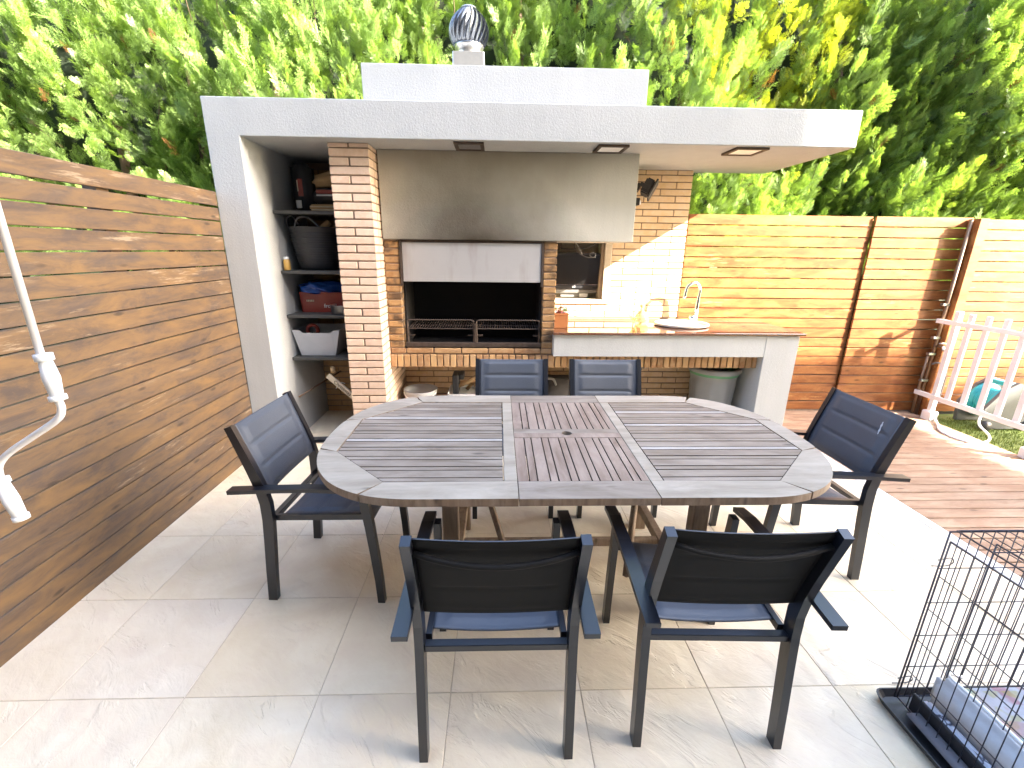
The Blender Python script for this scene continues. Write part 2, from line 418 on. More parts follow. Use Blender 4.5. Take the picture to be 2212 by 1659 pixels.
# ================================================================== OUTDOOR KITCHEN
K = thing("outdoor_kitchen", "white stucco and brick built-in barbecue kitchen with flat canopy roof", "outdoor kitchen", (0, 3.8, 0))
bm = bmesh.new(); pr_ = [(-1.898, -.02), (-1.686, -.02), (-1.686, 2.2415), (2.42, 2.2415), (2.42, 2.4655), (-1.898, 2.4655)]
lo = [bm.verts.new((x, 3.287, z)) for x, z in pr_]; hi = [bm.verts.new((x, 4.37, z)) for x, z in pr_]; bm.faces.new(lo); bm.faces.new(hi[::-1])
for i in range(6): bm.faces.new((lo[i], hi[i], hi[(i+1) % 6], lo[(i+1) % 6]))
bmesh.ops.recalc_face_normals(bm, faces=bm.faces); bmesh.ops.bevel(bm, geom=list(bm.edges), offset=.004, segments=1, affect='EDGES')
meshobj("wall_and_roof_frame", bm, PLASTER, K)
B("chimney_block", -.953, 1.055, 3.60, 4.30, 2.466, 2.775, PLASTER, K, .004)
B("hood", -.886, 1.043, 3.6085, 4.20, 1.6195, 2.2405, SOOT, K, .004)
# brick column
col = B("brick_column", -1.164, -.901, 3.425, 4.25, -.02, 2.240, MORTAR, K, 0)
cp = .0577
side = bmesh.new()
for k in range(39):
    zt = 2.206-cp*(k-1); zb = zt-cp
    if zt > 2.241: zt = 2.241
    if zb < -.02: break
    h = zt-zb-.010; zc = (zt+zb)/2+(.0035)
    if k % 2 == 0:
        piece("brick", .131, .115, h, BRICK, col, -1.1045, 3.4745, zc, .003, .0012)
        piece("brick", .131, .115, h, BRICK, col, -.9605, 3.4745, zc, .003, .0012)
        s0 = 3.542
    else:
        piece("brick", .275, .115, h, BRICK, col, -1.0325, 3.4745, zc, .003, .0012)
        s0 = 3.542; box(side, -.99, -.895, s0, s0+.12, zc-h/2, zc+h/2, .002); s0 += .13
    while s0 < 4.2:
        box(side, -.99, -.895+random.uniform(-.001, .001), s0, min(s0+.27, 4.24), zc-h/2, zc+h/2, .002); s0 += .28
tag(meshobj("brick_courses", side, BRICK, col), kind="stuff")
# storage niche back wall and shelves
nb = B("niche_back_wall", -1.686, -1.17, 4.22, 4.36, -.02, 2.241, MORTAR, K, 0)
bm = bmesh.new()
for k in range(38):
    z = .0+.0577*k; x = -1.68-(.14 if k % 2 else 0)
    while x < -1.17:
        box(bm, max(x, -1.685), min(x+.27, -1.172), 4.212, 4.23, z+.004, z+.05); x += .28
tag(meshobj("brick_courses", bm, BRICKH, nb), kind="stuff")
shelfz = [1.815, 1.378, 1.036, .690]
for z in shelfz: B("shelf", -1.684, -1.172, 3.60, 4.20, z-.024, z, SLATE, K, .002)
B("niche_floor", -1.684, -1.172, 3.42, 4.20, -.01, .008, TILE, K, 0)
# firebox
def pier(name, x0, x1):
    p = B(name, x0+.006, x1-.006, 3.648, 4.2, .60, 1.619, MORTAR, K, 0)
    for k in range(15):
        zb = .770+.0563*k
        piece("brick", x1-x0, .10, .0455, BRICKD, p, (x0+x1)/2, 3.69+random.uniform(-.002, .002), zb+.0235, .005, .0018, random.uniform(-.01, .01))
    return p
pl = pier("fire_pier", -.893, -.777); pr = pier("fire_pier", .357, .462)
fbx = bmesh.new()
box(fbx, -.777, .357, 4.12, 4.2, .77, 1.62); box(fbx, -.777, -.765, 3.75, 4.12, .77, 1.62); box(fbx, .345, .357, 3.75, 4.12, .77, 1.62)
box(fbx, -.777, .357, 3.70, 4.12, 1.60, 1.62); box(fbx, -.777, .357, 3.665, 4.12, .758, .772)
meshobj("firebox", fbx, BLACK, K)
dr = B("fire_door", -.752, .336, 3.640, 3.652, 1.303, 1.600, DOORM, K, .002)
fr = bmesh.new()
for x in (-.772, .340): box(fr, x, x+.016, 3.634, 3.66, 1.27, 1.612)
box(fr, -.772, .356, 3.636, 3.66, 1.601, 1.614)
meshobj("door_frame", fr, RUST, K)
for xa, xb in ((-.745, -.205), (-.180, .338)):
    gr = bmesh.new()
    tube(gr, [(xa, 3.66, .80), (xa, 3.66, .985), (xa+.02, 3.66, .997), (xb-.02, 3.66, .997), (xb, 3.66, .985), (xb, 3.66, .80)], .006, 6)
    for z in (.922, .868):
        tube(gr, [(xa, 3.68, z), (xb, 3.68, z)], .005, 6) if z > .9 else None
    n = 26
    for q in range(n):
        x = xa+.01+(xb-xa-.02)*q/(n-1); tube(gr, [(x, 3.68, .926), (x, 4.06, .945)], .0035, 5)
    for yy in (3.8, 3.95, 4.06): tube(gr, [(xa, yy, .93), (xb, yy, .93)], .004, 5)
    for sgn, xx in ((1, xa), (-1, xb)):
        box(gr, min(xx, xx+sgn*.05), max(xx, xx+sgn*.05), 3.67, 3.70, .862, .870); box(gr, min(xx, xx+sgn*.006), max(xx, xx+sgn*.006), 3.66, 3.69, .80, .99)
    meshobj("grill_rack", gr, RUST, K)
B("ash_tray_front", -.762, .355, 3.646, 3.664, .773, .812, RUST, K, .003)
B("centre_rail", -.198, -.186, 3.650, 3.672, .78, .97, RUST, K, .001)
# sill + header courses
sl_ = B("hearth_slab", -.893, 2.24, 3.655, 4.25, .612, .716, MORTAR, K, 0)
sm = B("sill_bed", -.893, .448, 3.655, 3.75, .7165, .757, MORTAR, K, 0)
xs = [-.891, -.763, -.536, -.308, -.086, .131, .352, .448]
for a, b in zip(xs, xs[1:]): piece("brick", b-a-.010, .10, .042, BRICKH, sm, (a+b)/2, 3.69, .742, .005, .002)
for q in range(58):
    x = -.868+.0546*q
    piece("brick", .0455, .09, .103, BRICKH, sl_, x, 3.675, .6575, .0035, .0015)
# under-counter recess
rw = B("recess_back_wall", -.893, 2.20, 4.19, 4.25, -.02, .611, MORTAR, K, 0)
bm = bmesh.new()
for k in range(10):
    z = .022+.0577*k; x = -.90-(.14 if k % 2 else 0)
    while x < 2.2:
        if x+.27 > -.89: box(bm, max(x, -.89), min(x+.27, 2.198), 4.180+random.uniform(-.001, .001), 4.195, z+.004, z+.05, .002)
        x += .28
tag(meshobj("brick_courses", bm, BRICKW, rw), kind="stuff")
B("counter_beam", .449, 2.2005, 3.5475, 3.652, .720, .8995, PLASTER, K, .003)
B("counter_beam_core", .47, 2.2, 3.654, 4.25, .770, .8993, MORTAR, K, 0)
B("counter_leg", 2.201, 2.479, 3.547, 4.25, -.02, .8998, PLASTER, K, .003)
B("countertop", .440, 2.515, 3.525, 4.254, .9005, .922, GRANITE, K, .003)
# right brick wall with screen niche
wall = thing  # placeholder
NX0, NX1, NZ0, NZ1 = .465, .985, 1.10, 1.63
bm = bmesh.new()
box(bm, .466, 1.712, 4.262, 4.37, .923, NZ0-.001); box(bm, NX1+.001, 1.712, 4.262, 4.37, NZ0, 2.241); box(bm, .466, NX1, 4.262, 4.37, NZ1, 2.241)
bw = meshobj("brick_wall", bm, MORTAR, K)
lines = [2.2415]+[2.2-.0571*k for k in range(23)]
for k in range(len(lines)-1):
    zt, zb = lines[k], lines[k+1]
    if zb < .925: zb = .925
    if zt-zb < .02: continue
    ph = (1.297 if k % 2 == 0 else 1.440)
    x = ph-.283*4
    while x < 1.716:
        a, b = max(x, .464), min(x+.283, 1.722)
        if b-a > .03:
            segs = [(a, b)]
            zc = (zt+zb)/2
            if NZ0-.01 < zc < NZ1+.03: 
                segs = [(max(a, 1.045), b)] if b > 1.075 else []
            if zc > 1.66:  # mostly hidden by hood
                segs = [s for s in segs if s[1] > .98]
            for a2, b2 in segs:
                piece("brick", round(b2-a2-.009, 3), .06, round(zt-zb-.009, 4), BRICKW, bw, (a2+b2)/2, 4.284, zc, .002, .0008)
        x += .283
# niche frame, back board
fr = bmesh.new()
box(fr, NX1-.01, NX1+.058, 4.240, 4.36, 1.07, 1.62, .004); box(fr, .464, NX1-.011, 4.240, 4.36, 1.07, 1.112, .004); box(fr, NX1-.034, NX1-.0105, 4.27, 4.40, 1.113, 1.62, .003)
meshobj("niche_frame", fr, PANEL, K)
bm = bmesh.new(); box(bm, .464, NX1, 4.46, 4.47, 1.07, 1.63); box(bm, .464, NX1, 4.3, 4.46, 1.06, 1.069)
meshobj("niche_lining", bm, PANEL, K)
B("socket_box", .49, .60, 4.40, 4.455, 1.56, 1.62, TLEG, K); B("outlet_plate", .60, .78, 4.37, 4.40, 1.12, 1.165, GREYH, K); B("outlet_plate", .785, .865, 4.37, 4.39, 1.115, 1.165, WPLAST, K)

# ---- things mounted on / standing on the kitchen
cw = thing("chimney_cowl", "round spinning metal chimney cowl with curved fins on top of the kitchen", "chimney cowl", (-.225, 3.92, 2.775))
cx, cy = -.225, 3.92
B("cowl_base", cx-.115, cx+.115, cy-.11, cy+.11, 2.775, 2.935, STEEL, cw, .004)
bm = bmesh.new(); lathe(bm, [(.092, 2.935), (.092, 2.985), (.108, 2.99), (.108, 3.005), (.09, 3.007)], 32, (cx, cy, 0)); meshobj("cowl_neck", bm, STEEL, cw, True)
bm = bmesh.new(); nf = 22
for q in range(nf):
    a0 = 2*math.pi*q/nf; rings = []
    for s in range(15):
        u = s/14; z = 3.0+.245*u; r = .085+.072*math.sin(math.pi*min(1, u*.93+.16))**.75 if u < 1 else .03
        r = max(.02, .150*math.sin(math.pi*(.22+.76*u))**.6)
        tw = a0+.55*u
        p1 = Vector((cx+r*math.cos(tw), cy+r*math.sin(tw), z)); r2 = r*.80; t2 = tw+2*math.pi/nf*1.25
        p2 = Vector((cx+r2*math.cos(t2), cy+r2*math.sin(t2), z)); pm = Vector((cx+r*.97*math.cos(tw+.13), cy+r*.97*math.sin(tw+.13), z))
        rings.append([bm.verts.new(p) for p in (p1, pm, p2)])
    for A, Bq in zip(rings, rings[1:]):
        for j in range(2): bm.faces.new((A[j], A[j+1], Bq[j+1], Bq[j]))
bmesh.ops.solidify(bm, geom=bm.faces[:], thickness=.0015); meshobj("cowl_fins", bm, plain("cowl_steel", (.30, .32, .36), .25, .95, .05, bump=0), cw, True)
bm = bmesh.new(); lathe(bm, [(.001, 3.252), (.03, 3.250), (.055, 3.242), (.062, 3.232)], 24, (cx, cy, 0)); meshobj("cowl_cap", bm, STEEL, cw, True)

for lbl, x0, x1, mm in (("sooty square ceiling light under the canopy above the fire hood", -.305, -.101, RUST), ("square ceiling light under the canopy near the hood's right end", .675, .885, RUST), ("square ceiling light under the sunlit right end of the canopy", 1.62, 1.85, RUST)):
    tl = thing("ceiling_light", lbl, "ceiling light", ((x0+x1)/2, 3.42, 2.24), group="square lights under the canopy")
    y0, y1 = 3.322, 3.548
    bm = bmesh.new()
    for a in ((x0, x1, y0, y0+.026), (x0, x1, y1-.026, y1), (x0, x0+.026, y0+.0265, y1-.0265), (x1-.026, x1, y0+.0265, y1-.0265)): box(bm, *a, 2.226, 2.241, .002)
    meshobj("frame", bm, mm, tl); B("diffuser", x0+.027, x1-.027, y0+.027, y1-.027, 2.232, 2.240, LGLASS if x0 > 0 else GREYH, tl, 0)

fd = thing("floodlight", "black floodlight tilted on the brick wall beside the hood", "floodlight", (1.25, 4.22, 2.0))
mt = Matrix.Translation((1.285, 4.12, 2.075)) @ Matrix.Rotation(R(28), 4, 'Y') @ Matrix.Rotation(R(-20), 4, 'Z')
bm = bmesh.new(); box(bm, -.045, .035, -.06, .06, -.065, .065, .012, 2, mt); meshobj("lamp_body", bm, DPLAST, fd)
bm = bmesh.new(); box(bm, .036, .052, -.075, .075, -.08, .08, .004, 1, mt); meshobj("rim", bm, DPLAST, fd)
bm = bmesh.new(); box(bm, -.07, .005, -.068, -.061, -.03, .005, .002, 1, mt); box(bm, -.095, -.065, -.03, .05, -.06, .0, .004, 1, mt); meshobj("bracket", bm, DPLAST, fd)
B("sensor", 1.195, 1.235, 4.16, 4.25, 1.94, 2.0, DPLAST, fd); B("wall_plate", 1.236, 1.258, 4.20, 4.25, 1.95, 1.985, WPLAST, fd)

tv = thing("television", "small flat black television tilted in the brick niche", "television", (.73, 4.3, 1.37))
mt = Matrix.Translation((.728, 4.31, 1.365)) @ Matrix.Rotation(R(9), 4, 'X')
bm = bmesh.new(); box(bm, -.235, .235, 0, .05, -.165, .165, .006, 2, mt); meshobj("casing", bm, DPLAST, tv)
bm = bmesh.new(); box(bm, -.216, .216, -.0035, .003, -.118, .150, 0, 1, mt); meshobj("screen", bm, SCREEN, tv)
bm = bmesh.new(); box(bm, -.225, .222, -.006, .002, -.126, -.121, 0, 1, mt); meshobj("trim", bm, CHROME, tv)
bm = bmesh.new(); box(bm, -.20, .225, .01, .05, -.215, -.168, .01, 1, mt); meshobj("stand_panel", bm, GREYH, tv)
def text(name, s, size, m, parent, loc, rot, ext=.001):
    cu = bpy.data.curves.new(name, 'FONT'); cu.body = s; cu.size = size; cu.extrude = ext; cu.align_x = 'CENTER'; cu.align_y = 'CENTER'
    o = bpy.data.objects.new(name, cu); C.objects.link(o); o.location = loc; o.rotation_euler = rot
    bpy.context.view_layer.update(); dg = bpy.context.evaluated_depsgraph_get()
    me = bpy.data.meshes.new_from_object(o.evaluated_get(dg)); bpy.data.objects.remove(o)
    me.materials.clear(); me.materials.append(m); return link(name, me, parent, loc, rot)
p = mt @ Vector((-.01, -.006, -.143)); text("lettering", "LG", .026, WPLAST, tv, p, (R(90+9), 0, 0))
for lb, pts, rr, mm in (("black power cable looping above the television", [(.585, 4.39, 1.575), (.65, 4.27, 1.565), (.78, 4.255, 1.572), (.86, 4.26, 1.60), (.90, 4.28, 1.63)], .005, DPLAST),
                    ("grey cable hanging in a coil over the television's top edge", [(.70, 4.28, 1.63), (.70, 4.27, 1.58), (.74, 4.25, 1.53), (.82, 4.235, 1.495), (.88, 4.23, 1.50), (.885, 4.23, 1.525), (.86, 4.23, 1.535), (.835, 4.235, 1.52), (.85, 4.23, 1.50), (.89, 4.23, 1.495)], .004, GREYH),
                    ("thin pale cable hanging straight down behind the television", [(.705, 4.29, 1.63), (.74, 4.28, 1.58), (.775, 4.275, 1.52)], .003, WPLAST)):
    tag(T("cable", curve_pts(pts), rr, mm, None, 6), lb, "cable")

sk = thing("sink", "oval pale inset sink in the granite counter", "sink", (1.63, 3.92, .92))
bm = bmesh.new(); prof = [(1.0, .002), (1.02, .012), (.99, .020), (.93, .020), (.88, .010), (.80, -.004), (.5, -.0045), (.1, -.005)]
rings = lathe(bm, [(r*.235, z+.924) for r, z in prof], 40)
for v in bm.verts: v.co = Vector((1.635+v.co.x*1.0, 3.925+v.co.y*.86, v.co.z+.003))
bm.faces.new(rings[-1]); meshobj("bowl", bm, plain("pale_sink_enamel", (.62, .55, .45), .25, bump=0, var=.03), sk, True)
bm = bmesh.new(); lathe(bm, [(.0001, .9245), (.02, .925), (.022, .922)], 20, (1.56, 3.88, 0)); meshobj("drain", bm, STEEL, sk)
tpp = thing("mixer_tap", "tall chrome swan neck tap behind the sink", "tap", (1.84, 4.13, .92))
arc = [(1.845, 4.13, .922), (1.848, 4.13, 1.06), (1.852, 4.125, 1.17)] + [(1.782+.072*math.cos(a), 4.12-.03*(1-math.cos(a))/2, 1.20+.085*math.sin(a)) for a in [R(d) for d in range(0, 181, 15)]] + [(1.706, 4.09, 1.165), (1.700, 4.09, 1.145)]
T("spout", arc, .0135, CHROME, tpp, 12, [.021, .019, .0145]+[.0135]*(len(arc)-3))
T("tap_base", [(1.845, 4.13, .922), (1.845, 4.13, .935)], .03, CHROME, tpp, 16)
bm = bmesh.new(); lathe(bm, [(.001, .915), (.026, .92), (.03, .945), (.026, .965), (.001, .97)], 18, (1.80, 4.10, .02)); meshobj("knob", bm, CHROME, tpp, True)

pt = thing("flower_pot", "square terracotta pot with pink flowers on the left end of the counter", "flower pot", (.53, 3.80, .922))
bm = bmesh.new()
box(bm, .470, .588, 3.73, 3.87, .923, 1.03, .003); box(bm, .466, .592, 3.726, 3.874, 1.0305, 1.045, .003); meshobj("pot", bm, ORANGE, pt)
FL1 = plain("pink_petals", (.70, .10, .18), .6); FL2 = plain("white_petals", (.85, .80, .82), .6); FL3 = plain("small_leaves", (.12, .30, .08), .6)
for mm, nn, nm in ((FL1, 26, "pink_flowers"), (FL2, 22, "white_flowers"), (FL3, 30, "leaves")):
    bm = bmesh.new()
    for q in range(nn):
        c = Vector((random.uniform(.478, .58), random.uniform(3.745, 3.85), 1.045+random.uniform(0, .055)))
        m4 = Matrix.Translation(c) @ Matrix.Rotation(random.uniform(0, 6), 4, 'Z') @ Matrix.Rotation(random.uniform(-1, 1), 4, 'X')
        for a in range(5):
            v = [bm.verts.new(m4 @ Vector(x)) for x in ((0, 0, 0), (.011*math.cos(a*1.256), .011*math.sin(a*1.256), .003), (.014*math.cos(a*1.256+.6), .014*math.sin(a*1.256+.6), .001), (.011*math.cos(a*1.256+1.1), .011*math.sin(a*1.256+1.1), .003))]; bm.faces.new(v)
    meshobj(nm, bm, mm, pt)

ja = thing("glass_wine_pitcher", "small amber glass wine pitcher with a long spout on the counter beside the sink", "pitcher", (1.27, 3.92, .922))
bm = bmesh.new(); jx, jy = 1.27, 3.93
lathe(bm, [(.001, .924), (.05, .924), (.062, .935), (.068, .965), (.060, 1.0), (.035, 1.03), (.018, 1.05), (.016, 1.075), (.024, 1.105), (.020, 1.105), (.013, 1.075)], 28, (jx, jy, 0)); meshobj("body", bm, GLASS, ja, True)
T("spout", curve_pts([(jx-.05, jy, .965), (jx-.095, jy, 1.0), (jx-.155, jy, 1.055)]), .01, GLASS, ja, 10, [.028, .024, .02, .017, .015, .013, .011, .010, .009, .008, .007, .006, .005][:13])

# ---- storage shelves contents
def tub(bm, x0, x1, y0, y1, z0, z1, flare, th=.006, notch=False):
    pass
bg1 = thing("charcoal_bag", "black charcoal bag with a red label standing on the top shelf", "bag", (-1.50, 3.9, 1.816))
bm = bmesh.new(); box(bm, -1.62, -1.47, 3.81, 3.96, 1.816, 2.18, .03, 3); 
for v in bm.verts: v.co.x += .012*math.sin(v.co.z*22); v.co.y += .01*math.sin(v.co.x*30+v.co.z*17)
meshobj("sack", bm, DPLAST, bg1, True)
B("label", -1.560, -1.522, 3.795, 3.802, 1.935, 2.06, RED, bg1, .001); B("label", -1.583, -1.543, 3.795, 3.802, 1.848, 1.905, GPLAST, bg1, .001); B("print", -1.563, -1.556, 3.793, 3.802, 1.97, 2.05, CREAM, bg1, 0)
bg2 = thing("charcoal_bag", "black charcoal bag with a red striped label lying on the top shelf", "bag", (-1.28, 3.85, 1.87))
bm = bmesh.new(); box(bm, -1.46, -1.19, 3.80, 4.05, 1.876, 2.0, .028, 3); meshobj("sack", bm, DPLAST, bg2, True)
B("label", -1.42, -1.22, 3.788, 3.796, 1.955, 1.982, RED, bg2, .001); B("label", -1.42, -1.22, 3.788, 3.796, 1.938, 1.950, GPLAST, bg2, .001)
bm = bmesh.new(); box(bm, -1.46, -1.19, 3.82, 4.02, 2.004, 2.09, .03, 3)
for v in bm.verts: v.co.z += .22*(v.co.x+1.46) if v.co.z > 2.04 else 0.012; v.co += Vector((.01*math.sin(v.co.y*60), .012*math.sin(v.co.x*50), .01*math.sin(v.co.x*40)))
tag(meshobj("paper_bag", bm, PAPER, None, True), "crumpled brown paper bag on top of the lying charcoal bag", "paper bag")
bp = thing("newspaper_stack", "small stack of old papers under the lying charcoal bag", "papers", (-1.29, 3.8, 1.816))
for q in range(5): B("paper", -1.46+random.uniform(-.01, .01), -1.18, 3.73+random.uniform(-.01, .02), 3.98, 1.8165+q*.0115, 1.8165+q*.0115+.010, CREAM if q % 2 else PAPER, bp, .002)

bk = thing("rubber_bucket", "large black flexible bucket holding firewood on the second shelf", "bucket", (-1.36, 3.83, 1.379))
bm = bmesh.new(); c0 = (-1.473, 3.84, 0); lathe(bm, [(.001, 1.381), (.135, 1.381), (.15, 1.40), (.20, 1.70), (.207, 1.705), (.198, 1.706), (.15, 1.45)], 32, c0)
for k2 in range(14): lathe(bm, [(.153+.0033*k2, 1.42+.018*k2), (.1565+.0033*k2, 1.425+.018*k2), (.1545+.0033*k2, 1.43+.018*k2)], 32, c0)
meshobj("bucket_wall", bm, DPLAST, bk, True)
T("handle", curve_pts([(-1.655, 3.78, 1.68), (-1.66, 3.76, 1.76), (-1.61, 3.75, 1.785), (-1.54, 3.70, 1.715)]), .008, DPLAST, bk)
T("handle", curve_pts([(-1.57, 3.67, 1.69), (-1.53, 3.66, 1.765), (-1.45, 3.66, 1.77), (-1.38, 3.67, 1.70)]), .008, DPLAST, bk)
for q, (xx, yy, ln) in enumerate(((-1.37, 3.74, .18), (-1.31, 3.82, .16), (-1.42, 3.86, .15))):
    tag(T("firewood_log", [(xx-.05, yy, 1.66), (xx+.04, yy+.02, 1.745)], .028, LOG, None, 9), ["split log leaning out at the middle of the black bucket", "split log at the right side of the black bucket", "split log furthest back in the black bucket"][q], "log")
bt = thing("spray_bottle", "small amber bottle with white cap at the front left of the second shelf", "bottle", (-1.63, 3.65, 1.379))
bm = bmesh.new(); lathe(bm, [(.001, 1.380), (.024, 1.380), (.025, 1.385), (.025, 1.455), (.018, 1.463)], 20, (-1.645, 3.635, 0)); meshobj("bottle_body", bm, YELLOW, bt, True)
bm = bmesh.new(); lathe(bm, [(.019, 1.463), (.019, 1.480), (.001, 1.482)], 16, (-1.645, 3.635, 0)); meshobj("cap", bm, WPLAST, bt, True)

cr = thing("crate", "dark red plastic crate holding a blue bag on the third shelf", "crate", (-1.37, 3.85, 1.037))
def tapered(bm, x0, x1, y0, y1, z0, z1, fl_, th=.008, bev=.02):
    ins = []
    for (z, s, off) in ((z0, 0, 0), (z1, fl_, 0), (z1, fl_, -th), (z0+th, 0, -th)):
        X0, X1, Y0, Y1 = x0-s-off, x1+s+off, y0-s-off, y1+s+off; pts = []
        rr = bev
        for (cx_, cy_, a0) in ((X1-rr, Y1-rr, 0), (X0+rr, Y1-rr, 90), (X0+rr, Y0+rr, 180), (X1-rr, Y0+rr, 270)):
            for k2 in range(4): a = R(a0+30*k2); pts.append(bm.verts.new((cx_+rr*math.cos(a), cy_+rr*math.sin(a), z)))
        ins.append(pts)
    n = len(ins[0]); bm.faces.new(ins[0][::-1]); bm.faces.new(ins[3])
    for A, Bq in zip(ins, ins[1:]):
        for j in range(n): bm.faces.new((A[j], A[(j+1) % n], Bq[(j+1) % n], Bq[j]))
bm = bmesh.new(); tapered(bm, -1.635, -1.21, 3.77, 4.05, 1.037, 1.20, .008); meshobj("tub", bm, RED, cr)
bm = bmesh.new()
for q in range(5): box(bm, -1.58+q*.013, -1.573+q*.013, 3.757, 3.763, 1.125, 1.14)
meshobj("slots", bm, CREAM, cr)
text("lettering", "fro", .045, WPLAST, cr, (-1.415, 3.760, 1.09), (R(90), 0, 0))
bm = bmesh.new(); bmesh.ops.create_icosphere(bm, subdivisions=4, radius=1)
for v in bm.verts:
    n_ = v.co.copy(); f = 1+.10*math.sin(n_.x*7+n_.z*5)+.08*math.sin(n_.y*9-n_.x*4)+.05*math.sin(n_.z*17+n_.x*11)
    v.co = Vector((-1.475+n_.x*.175*f, 3.87+n_.y*.16*f, 1.235+n_.z*.055*f-(.03*abs(n_.x)**2 if n_.z < 0 else 0)))
tag(meshobj("plastic_bag", bm, BLUE, None, True), "crumpled blue plastic bag lying over the red crate", "bag")
bm = bmesh.new(); lathe(bm, [(.001, 1.038), (.082, 1.038), (.088, 1.045), (.092, 1.105), (.098, 1.107), (.097, 1.109), (.088, 1.107), (.084, 1.05), (.001, 1.045)], 32, (-1.275, 3.71, 0))
tag(meshobj("steel_bowl", bm, STEEL, None, True), "small steel pan in front of the red crate", "pan")
tb = thing("storage_tub", "pale grey plastic storage tub on the lowest shelf", "tub", (-1.40, 3.8, .691))
bm = bmesh.new()
# front wall with dipped handle edge
x0, x1, xb0, xb1 = -1.682, -1.30, -1.635, -1.355; y0, y1 = 3.65, 4.0; z0, z1 = .692, .905
def wallp(pts, th):
    lo = [bm.verts.new(p) for p in pts]; hi = [bm.verts.new((p[0], p[1]+th, p[2])) for p in pts]; n = len(pts)
    bm.faces.new(lo); bm.faces.new(hi[::-1])
    for i in range(n): bm.faces.new((lo[i], hi[i], hi[(i+1) % n], lo[(i+1) % n]))
wallp([(xb0, y0+.02, z0), (xb1, y0+.02, z0), (x1, y0, z1), (x1-.05, y0, z1), (x1-.075, y0, z1-.022), (x0+.085, y0, z1-.022), (x0+.06, y0, z1), (x0, y0, z1)], .008)
wallp([(xb0, y1, z0), (xb1, y1, z0), (x1, y1, z1), (x0, y1, z1)], .008)
for a, b in ((xb0, x0), (xb1, x1)):
    s = -.006 if a > -1.4 else .006
    v = [bm.verts.new(p) for p in ((a, y0+.02, z0), (a, y1, z0), (b, y1, z1), (b, y0, z1), (a+s, y0+.02, z0), (a+s, y1, z0), (b+s, y1, z1), (b+s, y0, z1))]
    for f in ((0, 1, 2, 3), (7, 6, 5, 4), (3, 2, 6, 7)): bm.faces.new([v[i] for i in f])
box(bm, xb0, xb1, y0+.02, y1, z0, z0+.006); bmesh.ops.recalc_face_normals(bm, faces=bm.faces); meshobj("tub_wall", bm, GPLAST, tb)
bm = bmesh.new(); lathe(bm, [(.035, -.015), (.05, -.018), (.056, 0), (.05, .018), (.035, .015), (.03, 0), (.035, -.015)], 24)
for v in bm.verts: v.co = Matrix.Rotation(R(90), 3, 'X') @ v.co; v.co += Vector((-1.54, 3.72, .895))
tag(meshobj("tape_roll", bm, RED, None, True), "dark red roll sticking out of the grey storage tub", "roll")
pk = thing("wooden_plank", "pale wooden board with handwritten script leaning in the storage niche", "plank", (-1.3, 3.6, .5))
mt = Matrix.Translation((-1.285, 3.56, .442)) @ Matrix.Rotation(R(44), 4, 'Y')
bm = bmesh.new(); box(bm, -.155, .155, -.01, .01, -.022, .022, .002, 1, mt); meshobj("board", bm, CREAM, pk)
ti = text("lettering", "Christmas", .042, DPLAST, pk, mt @ Vector((0, -.0115, 0)), (R(90), R(44), 0), .0005)
tag(T("copper_stub", [(-1.375, 3.62, .60), (-1.36, 3.58, .57)], .018, LOG, None, 8), "short wooden offcut end behind the leaning board", "offcut")
tag(T("pipe", [(-1.68, 3.62, .345), (-1.50, 4.14, .43)], .008, PIPE, None, 8), "thin rusty rod propped against the niche side wall", "rod")
tag(T("wire_hook", curve_pts([(-1.47, 3.9, .33), (-1.44, 3.88, .37), (-1.40, 3.86, .40), (-1.37, 3.86, .39)]), .003, WPLAST, None, 6), "bent white wire in the bottom of the storage niche", "wire")

# ---- things under the counter
bb = thing("bucket", "round pale grey bucket in the left of the recess under the fire", "bucket", (-.69, 3.85, 0))
bm = bmesh.new(); lathe(bm, [(.001, .002), (.105, .002), (.145, .335), (.150, .34), (.152, .345), (.146, .346), (.135, .30), (.10, .02), (.001, .012)], 32, (-.70, 3.86, 0)); meshobj("bucket_wall", bm, GPLAST, bb, True)
T("handle", curve_pts([(-.845, 3.83, .32), (-.80, 3.74, .30), (-.70, 3.70, .30), (-.60, 3.74, .30), (-.555, 3.83, .32)]), .004, WPLAST, bb)
cs = thing("black_case", "small black case standing on a white tray under the fire", "case", (-.42, 3.9, .2))
bm = bmesh.new(); box(bm, -.41, -.355, 3.83, 4.0, .30, .48, .008); box(bm, -.354, -.31, 3.85, 4.0, .43, .48, .006); meshobj("case_shell", bm, DPLAST, cs)
tr = thing("foam_tray", "white tray holding kindling under the fire", "tray", (-.3, 3.85, .2))
bm = bmesh.new(); tapered(bm, -.44, -.12, 3.76, 4.04, .29, .325, .01); meshobj("tray_wall", bm, WPLAST, tr)
bm = bmesh.new(); box(bm, -.40, -.16, 3.80, 4.02, 0, .288, .004); meshobj("support_block", bm, BRICKD, tr)
for q in range(7):
    a = random.uniform(-.6, .6); c = Vector((-.30+.024*q, 3.9+random.uniform(-.05, .05), .385+.022*(q % 3)))
    d = Vector((math.cos(a), .3, math.sin(a)+.5))*.07
    tag(T("kindling", [c-d, c+d], .017, BRICKD if q % 2 else LOG, None, 7), ("reddish brown" if q % 2 else "pale")+" kindling stick on the white tray, "+["leftmost of the heap", "second from the left", "third from the left", "middle one of the heap", "third from the right", "second from the right", "rightmost by the far chair"][q], "kindling", "kindling sticks heaped on the white tray")
tg = thing("tool_bag", "dark grey zipped tool bag with a handle between the two far chairs under the counter", "bag", (.48, 3.95, 0))
bm = bmesh.new(); box(bm, .22, .80, 3.84, 4.12, .01, .42, .05, 3)
for v in bm.verts: v.co.z += .015*math.sin(v.co.x*25) if v.co.z > .2 else 0
